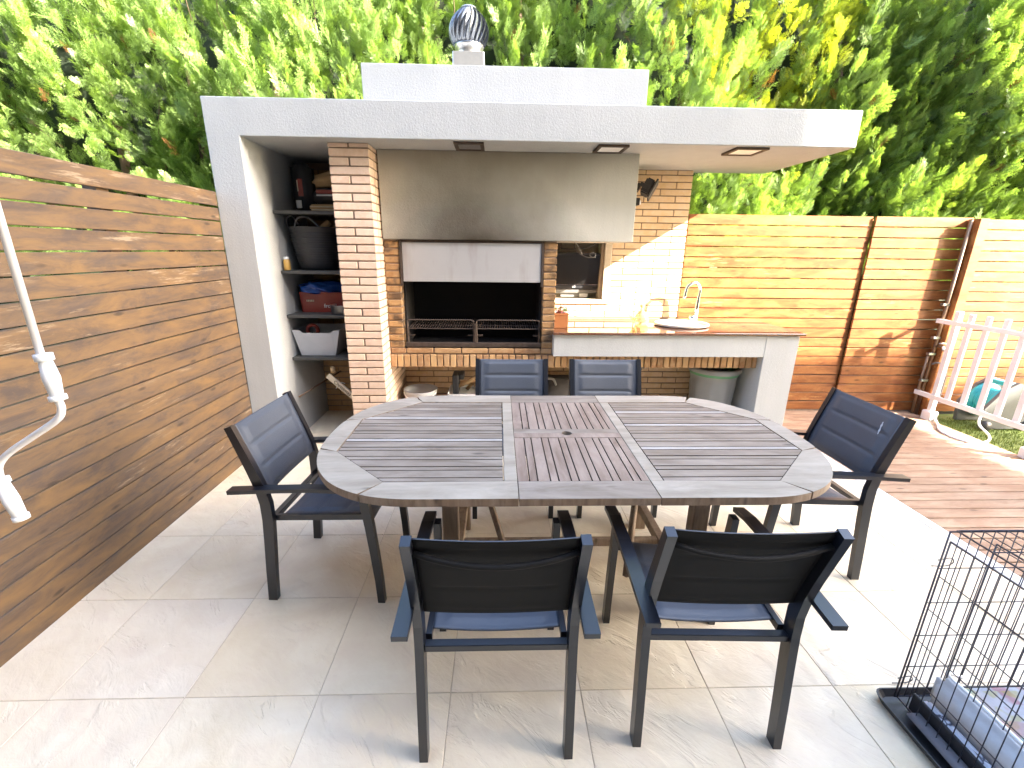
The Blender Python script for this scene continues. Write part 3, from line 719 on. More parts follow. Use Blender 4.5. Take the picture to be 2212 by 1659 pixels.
meshobj("bag_body", bm, GREYH if False else plain("charcoal_canvas", (.05, .045, .042), .8, bump=.4), tg, True)
T("handle", curve_pts([(.34, 3.84, .40), (.35, 3.81, .455), (.44, 3.80, .46), (.49, 3.81, .45), (.52, 3.84, .39)]), .011, plain("grey_webbing", (.12, .11, .105), .7), tg)
bn = thing("trash_can", "round grey fluted trash can lined with a green bag under the counter", "trash can", (1.98, 3.88, 0))
bx, by = 1.975, 3.89
bm = bmesh.new(); rings = []
for z, r in ((.003, .150), (.06, .158), (.12, .165), (.40, .190), (.43, .193), (.505, .203), (.51, .215), (.535, .217), (.54, .210), (.50, .198)):
    ring = []
    for j in range(72):
        a = 2*math.pi*j/72; fl2 = .008*max(0, math.cos(a*9))**.4*(1 if .05 < z < .42 else 0) if math.cos(a*9) > 0 else 0
        ring.append(bm.verts.new((bx+(r+fl2)*math.cos(a), by+(r+fl2)*math.sin(a), z)))
    rings.append(ring)
for A, Bq in zip(rings, rings[1:]):
    for j in range(72): bm.faces.new((A[j], A[(j+1) % 72], Bq[(j+1) % 72], Bq[j]))
meshobj("bin_body", bm, BINM, bn, True)
bm = bmesh.new(); rings = []
for z, r in ((.492, .207), (.505, .214), (.515, .2195), (.545, .221), (.548, .205), (.50, .190)):
    rings.append([bm.verts.new((bx+(r+.002*math.sin(j*1.7))*math.cos(2*math.pi*j/48), by+(r+.002*math.sin(j*1.7))*math.sin(2*math.pi*j/48), z+(.008*math.sin(j*.9)+.02*math.sin(j*.13) if z < .49 else 0))) for j in range(48)])
for A, Bq in zip(rings, rings[1:]):
    for j in range(48): bm.faces.new((A[j], A[(j+1) % 48], Bq[(j+1) % 48], Bq[j]))
meshobj("bin_bag", bm, GREEN, bn, True)
bm = bmesh.new(); lathe(bm, [(.223, .518), (.226, .53), (.226, .55), (.223, .56), (.205, .562)], 40, (bx, by, 0)); meshobj("bin_rim", bm, BINM, bn, True)
sc_ = thing("socket_box", "grey weatherproof socket box on the brick wall under the counter", "socket", (1.36, 4.15, .52))
B("socket_body", 1.30, 1.385, 4.10, 4.178, .455, .56, GREYH, sc_, .006); T("pipe", [(1.405, 4.15, .61), (1.405, 4.15, .47)], .014, STEEL, sc_); T("valve", [(1.405, 4.14, .49), (1.425, 4.10, .48)], .01, CHROME, sc_)

# ================================================================== TABLE
ZT = .74; TH = .03
tc = .3175; y0t, y1t = 1.338, 2.462; yc = (y0t+y1t)/2; hb = (y1t-y0t)/2
table = thing("dining_table", "long oval weathered grey teak dining table with slatted top", "table", (tc, yc, 0))
def outer(u):   # left half outline: u 0..1 from front seam to back seam
    pts = []
    return pts
XS = -.28; AX = .482
def oc(a):      # a from -90 (front) .. +90 (back), left side
    ca, sa = math.cos(R(a)), math.sin(R(a)); e = 2/2.3
    return (XS-AX*abs(ca)**e, yc+hb*(abs(sa)**e)*(1 if sa > 0 else -1))
IN = [(.020, 1.459), (-.416, 1.455), (-.672, 1.715), (-.672, 2.085), (-.416, 2.345), (.020, 2.341)]
IN = [(x, yc+(y-yc)*1.0) for x, y in IN]
def ang(pt):
    best = min(range(-90, 91), key=lambda a: (oc(a)[0]-pt[0])**2+(oc(a)[1]-pt[1])**2); return best
joint = [None, ang((-.47, 1.385)), ang((-.752, 1.74)), ang((-.752, 2.06)), ang((-.47, 2.415)), None]
def mir(p): return (2*tc-p[0], p[1])
def edged(o, m=None):
    me = o.data; me.materials.append(m or TLEG)
    for p in me.polygons:
        if abs(p.normal.z) < .5: p.material_index = 1
    return o
def rim(poly, side):
    if side: poly = [mir(p) for p in poly][::-1]
    bm = bmesh.new(); prism(bm, poly, ZT-TH, ZT); return edged(meshobj("rim_board", bm, TABLEF, table))
def shrink(poly, d=.0012):
    cx_ = sum(p[0] for p in poly)/len(poly); cy_ = sum(p[1] for p in poly)/len(poly)
    return [(x-(d if x > cx_ else -d), y_-(d if y_ > cy_ else -d)) for x, y_ in poly]
SX = .0705
for side in (0, 1):
    front = [(SX, y0t)]+[(SX, 1.459)]+[IN[1]]+[oc(a) for a in range(joint[1], -91, -4)]
    rim([(SX, y0t), (SX, 1.459), IN[1]]+[oc(a) for a in range(joint[1], -90, -3)]+[(XS, y0t)][::1], 1-side if False else side)
    for i in (1, 2, 3):
        arc_ = [oc(a) for a in range(joint[i]+1, joint[i+1], 3)]+[oc(joint[i+1])]
        rim(shrink([IN[i+1], IN[i]]+arc_, .0008), side)
    rim([IN[4], (SX, 2.341), (SX, y1t), (XS, y1t)]+[oc(a) for a in range(89, joint[4], -3)], side)
    # seam rail
    a, b = (.0225, SX) if not side else (2*tc-SX, 2*tc-.0225)
    B("rail", a, b, 1.461, 2.339, ZT-TH, ZT-.0003, TABLEF, table, .001)
    # slats along x
    yy = 1.462; q = 0
    def xl(y_):
        if y_ < 1.715: tt = (y_-1.455)/(1.715-1.455); return -.416+(-.672+.416)*max(0, tt)+.004
        if y_ > 2.085: tt = (2.345-y_)/(2.345-2.085); return -.416+(-.672+.416)*max(0, tt)+.004
        return -.668
    while yy < 2.33:
        wd = .0245 if q % 2 == 0 else .0535
        ya, yb = yy, min(yy+wd, 2.338)
        poly = [(.018, ya), (.018, yb), (xl(yb), yb), (xl(ya), ya)]
        if ya < 1.715 < yb: poly = [(.018, ya), (.018, yb), (-.668, yb), (-.668, 1.715), (xl(ya), ya)]
        if ya < 2.085 < yb: poly = [(.018, ya), (.018, yb), (xl(yb), yb), (-.668, 2.085), (-.668, ya)]
        if side: poly = [mir(p) for p in poly][::-1]
        bm = bmesh.new(); prism(bm, poly, ZT-.028, ZT-.001-random.uniform(0, .0012))
        pale = q % 2 == 0 and ((q//2) in ((4, 7) if not side else (3, 6, 8)))  # slats that carry the painted reflection
        edged(meshobj("slat", bm, TABLEGL if pale else TABLEX, table), GAPSHADE); yy = yb+.0058; q += 1
# centre leaf
L0, L1 = SX+.0025, 2*tc-SX-.0025
edged(B("leaf_rail", L0, L1, y0t, 1.459, ZT-TH, ZT-.0004, TABLEX, table, .0015)); B("leaf_rail", L0, L1, 2.341, y1t, ZT-TH, ZT-.0004, TABLEX, table, .0015)
def holed(ya, yb, hy):
    bm = bmesh.new(); hr = .024; cx_, cy_ = .3175, 1.906
    arc_ = [(cx_+hr*math.cos(R(d)), cy_+hr*math.sin(R(d))) for d in (range(180, 361, 15) if hy else range(180, -1, -15))]
    if hy: poly = [(L0, yb), (L0, ya), (L1, ya), (L1, yb)]+arc_[::-1]
    else: poly = [(L1, ya), (L1, yb), (L0, yb), (L0, ya)]+arc_
    prism(bm, poly, ZT-TH, ZT-.0006); bmesh.ops.recalc_face_normals(bm, faces=bm.faces); bmesh.ops.triangulate(bm, faces=bm.faces); meshobj("cross_rail", bm, TABLEY if hy else TABLEX, table)
holed(1.857, 1.9055, True); holed(1.9065, 1.955, False)
xs = [L0, .116, .147, .194, .225, .271, .300, .348, .377, .425, .454, .501, .530, L1]
for q in range(len(xs)-1):
    for ya, yb in ((1.4605, 1.8555), (1.9565, 2.3395)):
        bm = bmesh.new(); box(bm, xs[q]+.0025*(q > 0), xs[q+1]-.0025*(q < len(xs)-2), ya, yb, ZT-.028, ZT-.001-random.uniform(0, .001)); edged(meshobj("slat", bm, TABLEY, table), GAPSHADE)
# underframe
for yy in (1.50, 2.27): B("apron_rail", -.45, 1.08, yy, yy+.028, ZT-TH-.055, ZT-TH-.001, TLEG, table)
for xx in (-.46, 1.07): B("apron_rail", xx, xx+.03, 1.53, 2.27, ZT-TH-.055, ZT-TH-.002, TLEG, table)
for xx in (-.19, .825):
    for yy in (1.58, 2.25):
        bm = bmesh.new(); box(bm, xx-.032, xx+.032, yy-.03, yy+.03, 0, ZT-TH-.004, .004); meshobj("leg", bm, TLEG, table)
        s = 1 if xx < .3 else -1
        bm = bmesh.new(); prof = [(0, 0), (.062, 0), (.060, -.04), (.045, -.07), (.035, -.10), (.01, -.125), (0, -.13)]
        lo = [bm.verts.new((xx+s*(.0325+a), yy-.012, .700+b)) for a, b in prof]; hi = [bm.verts.new((v.co.x, yy+.012, v.co.z)) for v in lo]
        bm.faces.new(lo); bm.faces.new(hi[::-1])
        for i in range(len(prof)): bm.faces.new((lo[i], hi[i], hi[(i+1) % len(prof)], lo[(i+1) % len(prof)]))
        bmesh.ops.recalc_face_normals(bm, faces=bm.faces); meshobj("bracket", bm, TLEG, table)
    B("stretcher", xx-.02, xx+.02, 1.612, 2.218, .12, .17, TLEG, table)
B("stretcher", -.168, .803, 1.90, 1.93, .125, .165, TLEG, table)
for s, xx in ((1, -.19), (-1, .825)):
    T("brace", [(xx+s*.03, 2.24, .60), (xx+s*.26, 1.62, .18)], .016, TLEG, table, 4)

# ================================================================== CHAIRS
def sweep(bm, prof, d, x0, x1):
    n = len(prof); L = []; Rr = []
    for i, (y_, z_) in enumerate(prof):
        a = prof[max(0, i-1)]; b = prof[min(n-1, i+1)]
        ty, tz = b[0]-a[0], b[1]-a[1]; l = math.hypot(ty, tz); ny, nz = tz/l, -ty/l
        if i == 0 and z_ < .01: ny, nz = 1, 0
        dd = d[i] if hasattr(d, '__len__') else d
        L.append((y_-ny*dd/2, z_-nz*dd/2)); Rr.append((y_+ny*dd/2, z_+nz*dd/2))
    vs = [[bm.verts.new((x, *p)) for x, p in ((x0, l_), (x1, l_), (x1, r_), (x0, r_))] for l_, r_ in zip(L, Rr)]
    for A, Bq in zip(vs, vs[1:]):
        for j in range(4): bm.faces.new((A[j], A[(j+1) % 4], Bq[(j+1) % 4], Bq[j]))
    bm.faces.new(vs[0][::-1]); bm.faces.new(vs[-1])
REAR = [(0, 0), (.012, .15), (.026, .30), (.036, .42), (.036, .50), (.022, .58), (-.002, .66), (-.032, .75), (-.066, .85)]
def rear_y(z):
    for (a, za), (b, zb) in zip(REAR, REAR[1:]):
        if za <= z <= zb: return a+(b-a)*(z-za)/(zb-za)
    return REAR[-1][0]
FRONT = [(.500, 0), (.496, .12), (.486, .26), (.474, .40), (.462, .50), (.458, .556)]
def fabric_panel(fn, nu, nv, th):
    bm = bmesh.new(); A = []; Bk = []
    for i in range(nu+1):
        ra, rb = [], []
        for j in range(nv+1):
            p, nrm, puff = fn(i/nu, j/nv); ra.append(bm.verts.new(p+nrm*(th/2+puff))); rb.append(bm.verts.new(p-nrm*(th/2+puff*.5)))
        A.append(ra); Bk.append(rb)
    for i in range(nu):
        for j in range(nv):
            bm.faces.new((A[i][j], A[i+1][j], A[i+1][j+1], A[i][j+1])); bm.faces.new((Bk[i][j], Bk[i][j+1], Bk[i+1][j+1], Bk[i+1][j])).material_index = 1
    for i in range(nu):
        bm.faces.new((A[i][0], Bk[i][0], Bk[i+1][0], A[i+1][0])); bm.faces.new((A[i][nv], A[i+1][nv], Bk[i+1][nv], Bk[i][nv]))
    for j in range(nv):
        bm.faces.new((A[0][j], A[0][j+1], Bk[0][j+1], Bk[0][j])); bm.faces.new((A[nu][j], Bk[nu][j], Bk[nu][j+1], A[nu][j+1]))
    bmesh.ops.recalc_face_normals(bm, faces=bm.faces); return bm
def pads(u, seams, mu, v):
    inside = 1 if mu < u < 1-mu else 0
    e = min(u-mu, 1-mu-u); k = max(0, min(1, e/.03))
    p = .0055*k
    for s in seams: p -= .0065*k*math.exp(-((v-s)/.022)**2)
    p *= max(0, min(1, min(v-.05, .95-v)/.03)) if True else 1
    return p
def back_fn(u, v):
    x = -.2145+.429*u; z = .533+.317*v; y_ = rear_y(z)+.010
    bow = .009*(1-(2*u-1)**2); y_ -= bow; z -= .004*(1-(2*u-1)**2)*(v**3)
    n_ = Vector((0, .97, .25)).normalized(); return Vector((x, y_, z)), n_, pads(u, (.36, .68), .09, v)
def seat_fn(u, v):
    x = -.2+.4*u; y_ = .085+.395*v; z = .425+.012*v-.014*(1-(2*u-1)**2); 
    if v > .93: z -= .02*((v-.93)/.07)**2
    return Vector((x, y_, z)), Vector((0, 0, 1)), pads(u, (.34, .66), .10, v)
def make_chair(label, group):
    t = thing("garden_armchair", label, "chair", (0, 0, 0), 0, group)
    for s in (-1, 1):
        xa, xb = (s*.2285-.0135, s*.2285+.0135)
        bm = bmesh.new(); sweep(bm, REAR, [.040, .042, .044, .046, .046, .044, .040, .036, .032], xa, xb); meshobj("leg", bm, CHAIRM, t)
        bm = bmesh.new(); sweep(bm, FRONT, [.032, .034, .036, .038, .038, .036], xa, xb); meshobj("leg", bm, CHAIRM, t)
        bm = bmesh.new(); sweep(bm, [(-.095, .571), (.1, .583), (.25, .590), (.40, .586), (.485, .574)], .017, s*.255-.0215, s*.255+.0215); meshobj("armrest", bm, CHAIRM, t)
        bm = bmesh.new(); sweep(bm, [(.058, .418), (.46, .432)], .026, s*.206-.009, s*.206+.009); meshobj("seat_rail", bm, CHAIRM, t)
    B("rear_crossbar", -.2149, .2149, .024, .052, .395, .418, CHAIRM, t, .002); B("front_crossbar", -.2149, .2149, .455, .475, .395, .415, CHAIRM, t, .002)
    pts = [(-.213+.426*q/12, rear_y(.795)-.002-.024*(1-(q/6-1)**2), .800-.026*(1-(q/6-1)**2)) for q in range(13)]
    T("back_tube", pts, .0085, FABRICSH, t, 8)
    meshobj("backrest", fabric_panel(back_fn, 30, 44, .004), FABRIC, t, True).data.materials.append(FABRICSH)
    meshobj("seat", fabric_panel(seat_fn, 30, 34, .004), FABRIC, t, True).data.materials.append(FABRICSH)
    return t
def dup(root, loc, rz, label):
    r = root.copy(); C.objects.link(r); r.location = loc; r.rotation_euler = (0, 0, rz); r["label"] = label
    for ch in list(root.children):
        c = ch.copy(); C.objects.link(c); c.parent = r
    return r
GP = "slate grey garden armchairs round the table"
spots = [((-.003, 1.027, 0), 0, "slate grey garden armchair at the near left of the table, back to the viewer"),
         ((.683, 1.050, 0), R(-2), "slate grey garden armchair at the near right of the table, turned slightly"),
         ((-1.016, 1.943, 0), R(-93), "slate grey garden armchair at the table's left end by the board fence"),
         ((1.771, 2.030, 0), R(90), "slate grey garden armchair with a white smear at the table's right end by the deck"),
         ((.090, 2.850, 0), R(180), "far slate grey armchair facing us below the fire, left of its twin"),
         ((.720, 2.850, 0), R(180), "far slate grey armchair facing us below the counter's left end")]
ch0 = make_chair(spots[0][2], GP)
chairs = [ch0]+[dup(ch0, *s) for s in spots[1:]]
ch0.location = spots[0][0]
bm = bmesh.new(); 
p0 = Vector((-.135, rear_y(.78)+.006, .745))
for q in range(5):
    c = p0+Vector((-.004+.002*q, .0, .012*q)); r_ = .0035+.002*(q % 2)
    vs = [bm.verts.new(c+Vector((r_*math.cos(a)*1.0, .0005*0, r_*1.8*math.sin(a)))) for a in [k*1.047 for k in range(6)]]; bm.faces.new(vs)
for v in bm.verts: v.co.y = rear_y(v.co.z)+.010-.009*(1-(v.co.x/.2145)**2)+.0095
me = bpy.data.meshes.new("white_smear"); bm.to_mesh(me); bm.free(); me.materials.append(GPLAST)
o = bpy.data.objects.new("white_smear", me); C.objects.link(o); o.parent = chairs[3]

# ================================================================== CRANK
ck = thing("awning_crank", "white metal awning crank rod hanging at the left edge", "crank handle", (-.92, .9, 1.6))
T("rod", [(-.918, .90, 2.75), (-.918, .90, 1.34)], .007, WPAINT, ck, 12)
T("collar", [(-.914, .90, 1.340), (-.913, .90, 1.326)], .0155, WPLAST, ck, 14)
T("grip", [(-.913, .90, 1.326), (-.911, .90, 1.29), (-.910, .90, 1.250)], .014, WPLAST, ck, 14, [.011, .0145, .011])
T("collar", [(-.910, .90, 1.252), (-.909, .90, 1.242)], .015, WPLAST, ck, 14)
T("bend", curve_pts([(-.910, .90, 1.242), (-.909, .90, 1.222), (-.925, .90, 1.198), (-.985, .90, 1.160), (-1.045, .90, 1.122), (-1.075, .90, 1.092), (-1.082, .90, 1.060)]), .007, WPAINT, ck, 12)
T("collar", [(-1.082, .90, 1.062), (-1.080, .90, 1.050)], .015, WPLAST, ck, 14)
T("grip", [(-1.080, .90, 1.050), (-1.075, .90, 1.01), (-1.067, .90, .968)], .014, WPLAST, ck, 14, [.011, .015, .0125])
T("collar", [(-1.067, .90, .970), (-1.066, .90, .960)], .015, WPLAST, ck, 14)

# ================================================================== PICKET FENCE (beside the lawn)
pf = thing("picket_fence", "low white picket fence between the deck and the lawn", "fence", (4.25, 3.4, 0))
for yy in (4.00, 3.13, 2.2): B("post", 4.228, 4.272, yy-.022, yy+.022, -.02, 1.055, WPAINT, pf, .003); 
for yy in (4.00, 3.13):
    bm = bmesh.new(); box(bm, 4.205, 4.295, yy-.05, yy+.05, -.02, .085, .01); meshobj("post_foot", bm, WPAINT, pf)
for q in range(13):
    yy = 3.878-.146*q
    if abs(yy-3.13) < .05: continue
    B("picket", 4.235, 4.262, yy-.021, yy+.021, .20, 1.045, WPAINT, pf, .003)
B("top_rail", 4.216, 4.2345, 2.1, 4.17, .925, .965, WPAINT, pf, .002); B("bottom_rail", 4.216, 4.2345, 2.1, 4.19, .205, .250, WPAINT, pf, .002)
# hose reel
hr = thing("hose_reel", "grey and teal garden hose reel standing behind the white picket fence", "hose reel", (4.75, 4.0, -.03))
HX, HY = 4.78, 3.92
bm = bmesh.new()
prof = [(-.22, -.02), (.22, -.02), (.25, .16), (.10, .40), (.02, .43), (-.10, .36), (-.24, .18)]
for sy in (-.12, .12):
    lo = [bm.verts.new((HX+a, HY+sy-.015, b)) for a, b in prof]; hi = [bm.verts.new((HX+a, HY+sy+.015, b)) for a, b in prof]; bm.faces.new(lo); bm.faces.new(hi[::-1])
    for i in range(len(prof)): bm.faces.new((lo[i], hi[i], hi[(i+1) % 7], lo[(i+1) % 7]))
bmesh.ops.recalc_face_normals(bm, faces=bm.faces); meshobj("side_frame", bm, plain("dark_grey_case", (.09, .095, .095), .5), hr)
bm = bmesh.new(); lathe(bm, [(.001, -.1), (.17, -.1), (.17, -.08), (.10, -.078), (.10, .078), (.17, .08), (.17, .1), (.001, .1)], 32)
for v in bm.verts: v.co = Matrix.Rotation(R(90), 3, 'X') @ v.co; v.co += Vector((HX-.02, HY, .20))
meshobj("drum", bm, TEAL, hr, True)
bm = bmesh.new(); pts = []
for q in range(9*16): a = q/16*2*math.pi; pts.append((HX-.02+.125*math.cos(a), HY-.07+.14*q/(9*16), .20+.125*math.sin(a)))
tube(bm, pts, .011, 6); meshobj("coiled_hose", bm, TEAL, hr, True)
B("crossbar", HX-.04, HX+.04, HY-.105, HY+.105, .38, .42, TEAL, hr, .01)
for sx in (-.2, .2): bm = bmesh.new(); lathe(bm, [(.001, -.02), (.045, -.018), (.05, 0), (.045, .018), (.001, .02)], 20); [setattr(v, 'co', Matrix.Rotation(R(90), 3, 'X') @ v.co+Vector((HX+sx, HY-.15, .015))) for v in bm.verts]; meshobj("wheel", bm, DPLAST, hr, True)
tag(T("garden_hose", curve_pts([(4.30, 4.0, .02), (4.20, 3.86, .012), (4.05, 3.66, .006), (4.05, 3.45, .006), (4.2, 3.42, .008), (4.38, 3.55, .01), (4.45, 3.72, .06), (4.55, 3.80, .16)]), .010, WPLAST, None, 8), "white garden hose looped on the deck below the picket fence", "hose")

# ================================================================== DOG CRATE
cg = thing("dog_crate", "black wire dog crate at the right front corner of the terrace", "dog crate", (1.43, 1.17, 0))
WIRE = plain("black_wire", (.06, .06, .075), .35, .3, bump=0)
CX0, CX1, CY0, CY1, CZ0, CZ1 = 1.425, 2.35, .33, 1.17, .03, .725
def panel(name, P0, ux, uy, lx, ly, sx, sy, rw=.0016, rf=.0028):
    bm = bmesh.new(); P0 = Vector(P0); ux = Vector(ux); uy = Vector(uy)
    n = int(lx/sx)
    for q in range(n+1):
        a = P0+ux*(lx*q/n); tube(bm, [a, a+uy*ly], rf if q in (0, n) else rw, 5)
    n = max(1, round(ly/sy))
    for q in range(n+1):
        a = P0+uy*(ly*q/n); tube(bm, [a, a+ux*lx], rf if q in (0, n) else rw*1.15, 5)
    return meshobj(name, bm, WIRE, cg, True)
panel("back_wire_panel", (CX0, CY1, CZ0), (1, 0, 0), (0, 0, 1), CX1-CX0, CZ1-CZ0-.01, .036, .139)
panel("side_wire_panel", (CX0, CY0, CZ0+.01), (0, 1, 0), (0, 0, 1), CY1-CY0-.01, CZ1-CZ0-.05, .036, .139)
panel("inner_wire_panel", (CX0+.10, CY0, CZ0+.01), (0, 1, 0), (0, 0, 1), CY1-CY0-.05, CZ1-CZ0-.03, .085, .22)
panel("top_wire_panel", (CX0+.01, CY0, CZ1), (1, 0, 0), (0, 1, 0), CX1-CX0, CY1-CY0-.01, .040, .10)
panel("front_wire_panel", (CX0, CY0, CZ0), (1, 0, 0), (0, 0, 1), CX1-CX0, CZ1-CZ0-.01, .040, .139)
for z in (.60, .10): T("latch", curve_pts([(CX0+.005, CY1+.012, z), (CX0+.05, CY1+.014, z+.006), (CX0+.062, CY1+.014, z-.012), (CX0+.04, CY1+.014, z-.024), (CX0-.01, CY1+.012, z-.022)]), .0018, WIRE, cg, 5)
bm = bmesh.new(); tapered(bm, CX0-.045, CX1, CY0-.02, CY1+.02, .004, .032, .012, .004, .03); meshobj("tray", bm, DPLAST, cg)
bm = bmesh.new(); box(bm, 1.452, 1.462, .36, 1.14, .012, .085, .003); meshobj("flap", bm, DPLAST, cg)
cu = thing("pet_bed", "grey pet cushion with a colourful print and white piping inside the dog crate", "pet bed", (1.9, .75, .04))
bm = bmesh.new(); box(bm, 1.545, 2.33, .37, 1.12, .045, .165, .045, 4)
for v in bm.verts: v.co.z += .008*math.sin(v.co.x*19)*math.sin(v.co.y*15) if v.co.z > .1 else 0
me_o = meshobj("cushion", bm, PRINT, cu, True)
bm = bmesh.new(); box(bm, 1.49, 1.555, .36, 1.14, .045, .180, .026, 3); meshobj("bolster", bm, GREYC, cu, True)
T("piping", curve_pts([(1.535, .36, .181), (1.535, .7, .183), (1.535, 1.0, .182), (1.54, 1.13, .176), (1.61, 1.14, .15)]), .006, WPLAST, cu)
bl = thing("folded_blanket", "white printed blanket folded beside the cushion in the dog crate", "blanket", (1.56, .75, .04))
bm = bmesh.new(); box(bm, 1.464, 1.50, .37, 1.12, .034, .078, .012, 3)
for v in bm.verts: v.co.z += .006*math.sin(v.co.y*23)
k = N("doodle_print_cotton"); vv = k.coords(rand=False); vo = k.n("TexVoronoi"); vo.feature = 'DISTANCE_TO_EDGE'; vo.inputs["Scale"].default_value = 13; k.l(vv, vo.inputs["Vector"])
k.set(k.mix(k.ramp(vo.outputs["Distance"], [(.01, 1), (.04, 0)]), k.mix(k.ramp(k.noise(vv, 6, 1), [(.6, 0), (.62, 1)]), (.85, .85, .90), (.80, .66, .45)), (.12, .12, .16)), .8)
meshobj("fold", bm, k.m, bl, True)
bm = bmesh.new(); box(bm, 1.40, 1.448, .38, 1.10, .034, .046, .004, 2); 
for v in bm.verts: v.co.z += .004*math.sin(v.co.y*31)
tag(meshobj("plastic_wrap", bm, plain("grey_plastic_wrap", (.20, .20, .22), .2, bump=.5, bs=14), None, True), "grey crumpled plastic lying along the left edge of the crate tray", "plastic sheet")

# ================================================================== HEDGE
def spray():
    V = []; F = []
    def leaf(p, d, s, L, wd):
        n = len(V); p = np.array(p); d = np.array(d); s = np.array(s)
        V.extend([p, p+d*L*.45+s*wd, p+d*L, p+d*L*.45-s*wd]); F.append((n, n+1, n+2)); F.append((n, n+2, n+3))
    Z = np.array([0, 0, 1.0]); X = np.array([1.0, 0, 0]); Y = np.array([0, 1.0, 0])
    leaf((0, 0, 0), Z, X, 1.0, .010)
    nb_ = 9
    for i in range(nb_):
        h = .10+.82*i/nb_; Lb = .40*(1-(i/nb_))**.8+.08
        for s in (-1, 1):
            d = Z*.80+X*s*.62+Y*random.uniform(-.35, .35); d /= np.linalg.norm(d); sd = np.cross(d, Y); sd /= np.linalg.norm(sd)
            b = np.array([0, 0, h+random.uniform(-.02, .02)]); leaf(b, d, sd, Lb, .012)
            for q in (1, 2, 3):
                if Lb < .15 and q > 1: continue
                for s2 in (-1, 1):
                    d2 = d*.8+sd*s2*.62+Y*random.uniform(-.3, .3); d2 /= np.linalg.norm(d2)
                    leaf(b+d*Lb*q*.24, d2, np.cross(d2, Y), Lb*.42*(1-.18*q), .013)
    return np.array(V), np.array(F)
PC = bpy.data.collections.new("spray_shapes")
for q in range(5):
    V, F = spray(); me = bpy.data.meshes.new("spray"); me.from_pydata(V.tolist(), [], F.tolist())
    at = me.attributes.new("along", 'FLOAT', 'POINT'); at.data.foreach_set("value", np.clip(V[:, 2], 0, 1).astype(np.float32)); me.materials.append(LEAF)
    PC.objects.link(bpy.data.objects.new("spray_%d" % q, me))
def hedge_mesh(name, clusters, parent, n=24):
    P, RT, SC, PK, TN = [], [], [], [], []
    for (c, outw, yel, sz) in clusters:
        c = np.array(c); outw = np.array(outw)
        ax = np.array([rng.normal(0, .24), rng.normal(0, .12), 0])+outw*rng.uniform(.2, .75)+np.array([0, 0, 1.0]); ax /= np.linalg.norm(ax)
        tone = float(np.clip(rng.beta(2.0, 1.7), 0, 1))
        for i in range(n):
            u = i/n; pos = c+ax*sz*(u*1.0-.1)+rng.normal(0, .05, 3)*(1-u*.7)
            rad = rng.normal(0, 1, 3); rad -= ax*rad.dot(ax); rad /= np.linalg.norm(rad)
            if rad.dot(outw) < -.3: rad = -rad
            d = ax*(.70+.55*u)+rad*(.80-.55*u)+rng.normal(0, .16, 3); d /= np.linalg.norm(d)
            nr = outw+np.array([0, 0, .35])+rng.normal(0, .7, 3); nr -= d*nr.dot(d); nr /= np.linalg.norm(nr)
            xx = np.cross(nr, d)
            e = Matrix([[xx[k_], nr[k_], d[k_]] for k_ in range(3)]).to_euler()
            P.append(pos); RT.append((e.x, e.y, e.z)); SC.append(rng.uniform(.10, .225)*sz/.5); PK.append(int(rng.integers(5)))
            TN.append((float(np.clip(tone*.6+rng.uniform(0, .4), 0, 1)), float(np.clip(yel*rng.uniform(.5, 1.1), 0, 1)), 1.0 if rng.random() < .006 else 0.0, 1.0))
    me = bpy.data.meshes.new(name); me.vertices.add(len(P)); me.vertices.foreach_set("co", np.array(P, np.float32).ravel())
    for nm, ty, key, dat in (("rot", 'FLOAT_VECTOR', "vector", RT), ("scl", 'FLOAT', "value", SC), ("tint", 'FLOAT_COLOR', "color", TN)):
        at = me.attributes.new(nm, ty, 'POINT'); at.data.foreach_set(key, np.array(dat, np.float32).ravel())
    at = me.attributes.new("pick", 'INT', 'POINT'); at.data.foreach_set("value", np.array(PK, np.int32))
    me.materials.append(LEAF); o = link(name, me, parent); tag(o, kind="stuff")
    g = bpy.data.node_groups.new("spray_scatter", 'GeometryNodeTree')
    g.interface.new_socket("Geometry", in_out='INPUT', socket_type='NodeSocketGeometry'); g.interface.new_socket("Geometry", in_out='OUTPUT', socket_type='NodeSocketGeometry')
    gi = g.nodes.new("NodeGroupInput"); go = g.nodes.new("NodeGroupOutput"); ip = g.nodes.new("GeometryNodeInstanceOnPoints"); ci = g.nodes.new("GeometryNodeCollectionInfo")
    ci.inputs["Collection"].default_value = PC; ci.inputs["Separate Children"].default_value = True; ci.inputs["Reset Children"].default_value = True
    def na(nm, ty): x = g.nodes.new("GeometryNodeInputNamedAttribute"); x.data_type = ty; x.inputs[0].default_value = nm; return [q_ for q_ in x.outputs if q_.enabled and q_.name == "Attribute"][0]
    mp = g.nodes.new("GeometryNodeMeshToPoints")
    g.links.new(gi.outputs[0], mp.inputs[0]); g.links.new(mp.outputs[0], ip.inputs["Points"]); g.links.new(ci.outputs[0], ip.inputs["Instance"]); ip.inputs["Pick Instance"].default_value = True
    g.links.new(na("pick", 'INT'), ip.inputs["Instance Index"]); g.links.new(na("rot", 'FLOAT_VECTOR'), ip.inputs["Rotation"]); g.links.new(na("scl", 'FLOAT'), ip.inputs["Scale"])
    g.links.new(ip.outputs[0], go.inputs[0])
    md = o.modifiers.new("scatter", 'NODES'); md.node_group = g; return o
hed = thing("conifer_hedge", "tall dense green conifer hedge rising behind both fences and the kitchen", "hedge", (0, 5.2, 0))
cl = []
def lump(a, b): return .22*math.sin(a*1.9+1.3)+.16*math.sin(b*2.3+a*.7)+.10*math.sin(a*4.1+b*3.3)
